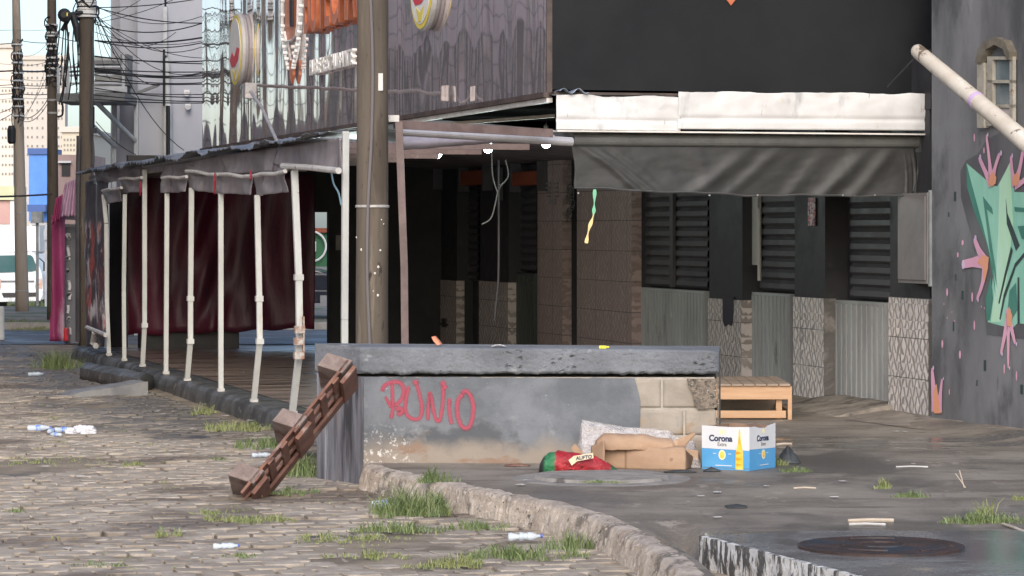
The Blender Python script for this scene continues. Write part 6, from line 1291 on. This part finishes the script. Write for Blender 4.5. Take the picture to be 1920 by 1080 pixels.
for i, (x, y, w, h, lab) in enumerate([(148, 812, .07, .06, 'white crumpled plastic bag in the litter heap'), (165, 813, .07, .065, 'pale crumpled plastic bag at the right end of the litter heap'), (132, 813, .05, .045, 'small crumpled wrapper in the litter heap')]):
    c = G(x, y, ST); m = MB(); m.grid(lambda s, t: c+Vector((math.cos(s*6.283)*w*math.sin(t*1.57)**.5, math.sin(s*6.283)*w*.7*math.sin(t*1.57)**.5, h*math.cos(t*1.57)))*(1+.5*fbm(s*7, t*5, i)), 24, 12); tag(m.build('plastic_bag', m_pb, None, weld=True), lab, 'plastic bag')
# sticks and flat scraps
m_stk = pm('pale_stick', (.42, .34, .26), (.55, .47, .38), 6, rough=.8); m_scr = pm('paper_scrap', (.42, .4, .38), (.58, .56, .54), 9, rough=.7); m_drk = pm('black_rag', (.025, .028, .03), (.05, .055, .055), 9, rough=.6)
def stick(a, b, r, lab, z=0, mat=None): m = MB(); A_, B_ = G(*a, z), G(*b, z); m.tube([A_+Z*r, A_.lerp(B_, .5)+Z*(r+.004), B_+Z*r], r, 6); tag(m.build('stick', mat or m_stk), lab, 'stick')
stick((1590, 981), (1675, 980), .012, 'pale flat stick on the wet pavement behind the iron manhole'); stick((1592, 986), (1660, 986), .008, 'thin grey stick just in front of the pale flat stick', mat=m_scr); stick((1455, 836), (1484, 835), .01, 'short stick right of the beer carton'); stick((1680, 877), (1740, 877), .006, 'thin pale straw on the wet pavement below the last gate', mat=m_scr)
stick((1488, 917), (1530, 917), .006, 'thin brown twig in the middle of the pavement'); stick((1880, 985), (1925, 1002), .008, 'brown twig by the grass at the right edge')
m = MB(); a = G(1808, 915); m.tube([a, a+Vector((-.03, 0, .11))], .004, 5); m.tube([a+Vector((.01, 0, 0)), a+Vector((-.055, 0, .09))], .003, 5); tag(m.build('dry_stalk', m_stk), 'two dry upright stalks on the pavement at right', 'stalk')
def rag(px, py, w, d, h, lab, name='black_rag', mat=None, z=0):
    c = G(px, py, z); m = MB(); sd = px*.13
    m.sheet(lambda s, t: c+Vector(((s-.5)*w*(1-.3*abs(t-.5)), (t-.5)*d, h*math.sin(s*3.14)*math.sin(t*3.14)*(1+fbm(s*4, t*4, sd))+.003+.006*fbm(s*9, t*9, sd)**2)), 18, 10, Z*.003); tag(m.build(name, mat or m_drk, None, smooth=True), lab, 'rag' if name == 'black_rag' else 'scrap')
rag(1478, 868, .17, .2, .09, 'black rag heaped right of the beer carton'); rag(1275, 886, .22, .1, .012, 'flat black rag in front of the cardboard box'); rag(1335, 884, .12, .08, .02, 'small black rag under the front of the beer carton'); rag(1380, 951, .13, .16, .01, 'dark flattened rag alone in the middle of the pavement')
rag(970, 874, .18, .1, .012, 'brown flattened scrap at the foot of the low wall', 'ground_scrap', m_pal); rag(235, 905+0, .02, .02, .005, 'tiny brown leaf on the pavers', 'ground_scrap', m_pal, ST)
# things on the wall top
c = P(817, 640, 20.05); m = MB(); m.slab([c+Vector((x, 0, z)) for x, z in [(-.03, .03), (-.01, .035), (.02, .0), (.035, -.02), (.01, -.028), (-.015, .0)]], Vector((.01, .05, 0))); tag(m.build('orange_wrapper', pm('orange_paper', (.65, .25, .14), rough=.6)), 'small orange wrapper on top of the low wall', 'wrapper')
c = P(1130, 651, 19.95); m = MB(); m.boxc(c, .05, .03, .022).lathe(c+Vector((.025, 0, 0)), [(.007, 0), (.007, .02)], Vector((1, 0, 0)), 8); tag(m.build('yellow_lighter', pm('yellow_plastic', (.75, .68, .03), rough=.4), bevel=.004), 'small yellow plastic piece on top of the low wall', 'litter')
c = P(935, 650, 20.0); m = MB(); m.sheet(lambda s, t: c+Vector(((s-.5)*.1, (t-.5)*.08, .012*math.sin(s*3.1)+.006*fbm(s*8, t*8))), 14, 8, Z*.003); tag(m.build('white_scrap', m_scr), 'flattened white paper scrap on top of the low wall', 'scrap')
# small litter specks: copies of three shapes
m = MB(); m.sheet(lambda s, t: Vector(((s-.5)*.05, (t-.5)*.04, .004+.008*fbm(s*5, t*5))), 5, 4, Z*.001); s1 = tag(m.build('paper_scrap', m_scr, origin=(0, 0, 0)), 'small pale scrap of paper lying on the ground', 'scrap', 'pale scraps on the ground')
first = [s1]; rr = random.Random(21); spots = []
for i in range(70): spots.append((rr.uniform(0, 560), 650+rr.random()**1.5*200, ST))
for i in range(12): spots.append((rr.uniform(0, 900), rr.uniform(860, 1060), ST))
spots += [(x, y, 0) for x, y in [(1697, 812), (1680, 811), (1800, 808), (1815, 806), (1905, 812), (1918, 810), (1564, 935), (1314, 933), (1580, 905), (1712, 872), (1345, 973), (985, 903), (976, 912), (1665, 866), (1345, 926), (1290, 943), (1437, 914), (1880, 815)]]
for i, (x, y, z) in enumerate(spots):
    if y < 720 and x > 250 or (x > 520 and y < 900 and z < 0): continue
    p = G(x, y, z)+Z*(.014 if z else .008); s = rr.uniform(.4, 1.3)
    if not first[0].get('used'): first[0]['used'] = 1; first[0].location = p
    else:
        c = first[0].copy(); COL.objects.link(c); c.location = p; c.rotation_euler = (0, 0, rr.uniform(0, 3)); c.scale = (s, s, s)
if 'used' in s1: del s1['used']
for o in COL.objects:
    if o.name.startswith('paper_scrap') and 'used' in o: del o['used']
# ================================================================ GRASS
m_gr = N('grass_blade'); isl = m_gr.new('ShaderNodeNewGeometry').outputs['Random Per Island']; m_gr.l(m_gr.mix(isl, (.07, .12, .035), (.2, .24, .09)), m_gr.b.inputs['Base Color']); m_gr.b.inputs['Roughness'].default_value = .55; m_gr.b.inputs['Subsurface Weight'].default_value = 0; m_gr = m_gr.m
m_gr2 = N('dry_grass_blade'); isl = m_gr2.new('ShaderNodeNewGeometry').outputs['Random Per Island']; m_gr2.l(m_gr2.mix(isl, (.13, .17, .05), (.27, .28, .11)), m_gr2.b.inputs['Base Color']); m_gr2.b.inputs['Roughness'].default_value = .6; m_gr2 = m_gr2.m
def blades(m, c, n, rx, ry, h, rr, lean=.8, zf=None):
    for i in range(n):
        if i % 14 == 0: a = rr.uniform(0, 6.283); q = rr.random()**.8; cc0 = (math.cos(a)*q*rx, math.sin(a)*q*ry); hq = rr.uniform(.35, 1)*(1-.5*q)
        p = c+Vector((cc0[0]+rr.gauss(0, .018), cc0[1]+rr.gauss(0, .018), -.005))
        hh = h*rr.uniform(.3, 1.0)*hq; la = rr.uniform(0, 6.283); ln = hh*lean*rr.uniform(.2, 1.1); dx = Vector((math.cos(la), math.sin(la), 0)); w = rr.uniform(.0016, .0034); sd = dx.cross(Z)*w if rr.random() < .5 else Vector((w, 0, 0))
        p1 = p+dx*ln*.3+Z*hh*.55; p2 = p+dx*ln*.75+Z*hh*.85; p3 = p+dx*ln*1.2+Z*hh*rr.uniform(.8, 1.05)
        m.add([p-sd, p+sd, p1+sd*.9, p1-sd*.9, p2+sd*.55, p2-sd*.55, p3], [(0, 1, 2, 3), (3, 2, 4, 5), (5, 4, 6)])
TUFTS = [(110, 690, ST, 330, .3, .55, .34, 0, 'tall bushy grass tuft at the far end of the deck kerb'), (380, 775, ST, 90, .18, .3, .12, 1, 'grass tuft at the foot of the deck kerb below the fifth post'), (440, 805, ST, 260, .3, .35, .15, 1, 'broad grass tuft by the deck kerb between the sixth and seventh posts'), (495, 838, ST, 220, .25, .3, .16, 0, 'grass tuft by the deck kerb just left of the leaning pallet'),
         (570, 892, ST, 230, .17, .2, .22, 0, 'green tuft behind the pallet at the end of the low wall'), (545, 925, ST, 150, .25, .15, .07, 0, 'low grass patch under the leaning pallet'), (405, 862, ST, 60, .15, .12, .06, 0, 'small grass patch left of the pallet blocks'), (250, 872, ST, 40, .08, .08, .07, 1, 'tiny yellowish tuft among the pavers in the middle left'),
         (770, 965, ST, 420, .25, .2, .25, 0, 'big green tuft against the kerb right of the low wall corner'), (825, 955, ST, 80, .06, .08, .2, 0, 'narrow upright tuft against the kerb'), (812, 903, 0, 90, .16, .1, .16, 0, 'thin wispy grass on the pavement before the red graffiti'), (740, 995, ST, 200, .3, .15, .1, 0, 'low grass patch beside the blue-labelled bottle'),
         (900, 990, ST, 130, .22, .12, .09, 0, 'low grass between the two kerbside bottles'), (945, 960, ST, 45, .06, .06, .14, 1, 'small tuft at the foot of the kerb in the middle'), (1070, 1030, ST, 110, .14, .1, .16, 0, 'tuft at the foot of the kerb near the crushed bottle'), (980, 1045, ST, 300, .35, .2, .12, 0, 'long green grass patch at the bottom middle'), (860, 1060, ST, 180, .3, .16, .09, 1, 'yellow green patch at the bottom edge left of the long patch'),
         (470, 978, ST, 260, .35, .2, .08, 1, 'sparse yellow patch in front of the pallet'), (310, 1003, ST, 60, .12, .1, .07, 1, 'small dry tuft at lower left'), (395, 965, ST, 60, .15, .1, .06, 1, 'small dry tuft left of the sparse patch'), (640, 1010, ST, 150, .35, .2, .06, 1, 'thin dry grass scattered below the wall corner'), (690, 1045, ST, 110, .25, .12, .07, 1, 'dry grass near the bottom edge in the centre left'), (450, 1045, ST, 60, .12, .08, .06, 0, 'tuft below the lone clear bottle'), (185, 1060, ST, 60, .15, .08, .05, 0, 'flat green tuft at the bottom left'),
         (50, 868, ST, 40, .12, .08, .05, 1, 'dry tuft near the left edge among the pavers'), (25, 960, ST, 40, .12, .08, .05, 0, 'green tuft at the left edge'), (1495, 884, 0, 110, .1, .08, .06, 0, 'tiny tuft right of the beer carton'), (1462, 872, 0, 40, .04, .04, .09, 1, 'weed against the right side of the beer carton'), (1655, 915, 0, 55, .06, .06, .10, 1, 'wispy tuft on the pavement left of the pair'), (1708, 932, 0, 90, .09, .07, .07, 0, 'green tuft on the pavement right of the pair'),
         (1855, 980, 0, 300, .26, .1, .10, 0, 'wide green tuft at the right edge of the pavement'), (1850, 965, 0, 40, .05, .05, .15, 1, 'tall thin stems in the tuft at the right edge'), (1912, 938, 0, 40, .05, .05, .06, 1, 'small tuft cut by the right edge'), (1130, 903, 0.02, 130, .2, .03, .02, 0, 'moss-like grass line on the round concrete cover'),
         (28, 607, ST+.05, 260, .5, .9, .15, 0, 'grass strip on the verge by the leftmost pole'), (75, 618, ST+.05, 200, .5, .7, .12, 1, 'dry grass strip on the verge by the second pole')]
for i, (x, y, z, n_, rx, ry, h, dry, lab) in enumerate(TUFTS):
    m = MB(); rr = random.Random(100+i); blades(m, G(x, y, z), int(n_*2), rx, ry, h*1.15, rr); 
    tag(m.build('grass_tuft', m_gr2 if dry else m_gr, None), lab, 'grass tuft', 'grass tufts')
for (x, y, D) in ((20, 560, 95), (60, 566, 98), (85, 570, 90)):
    m = MB(); rr = random.Random(x); blades(m, Vector((X(x, D), D, terrain(D))), 160, .5, .5, .45, rr); tag(m.build('grass_tuft', m_gr, None), {20: 'grass clump under the front of the white truck', 60: 'grass clump below the truck headlight', 85: 'grass clump just right of the white truck'}[x], 'grass tuft', 'grass tufts')
m = MB(); rr = random.Random(77)
for i in range(1400):
    y = rr.uniform(14, 30); x = rr.uniform(-.18*y, kerb_x(y)-.1 if y < 19.3 else -1.6-(y-19.4)*.3)
    if fbm(x*1.1, y*.7, 3) < .08: continue
    blades(m, Vector((x, y, ST)), 5, .03, .03, .035, rr)
tag(m.build('paving_weeds', m_gr2, None), 'short weeds growing in the joints of the pavers', 'weeds', kind='stuff')
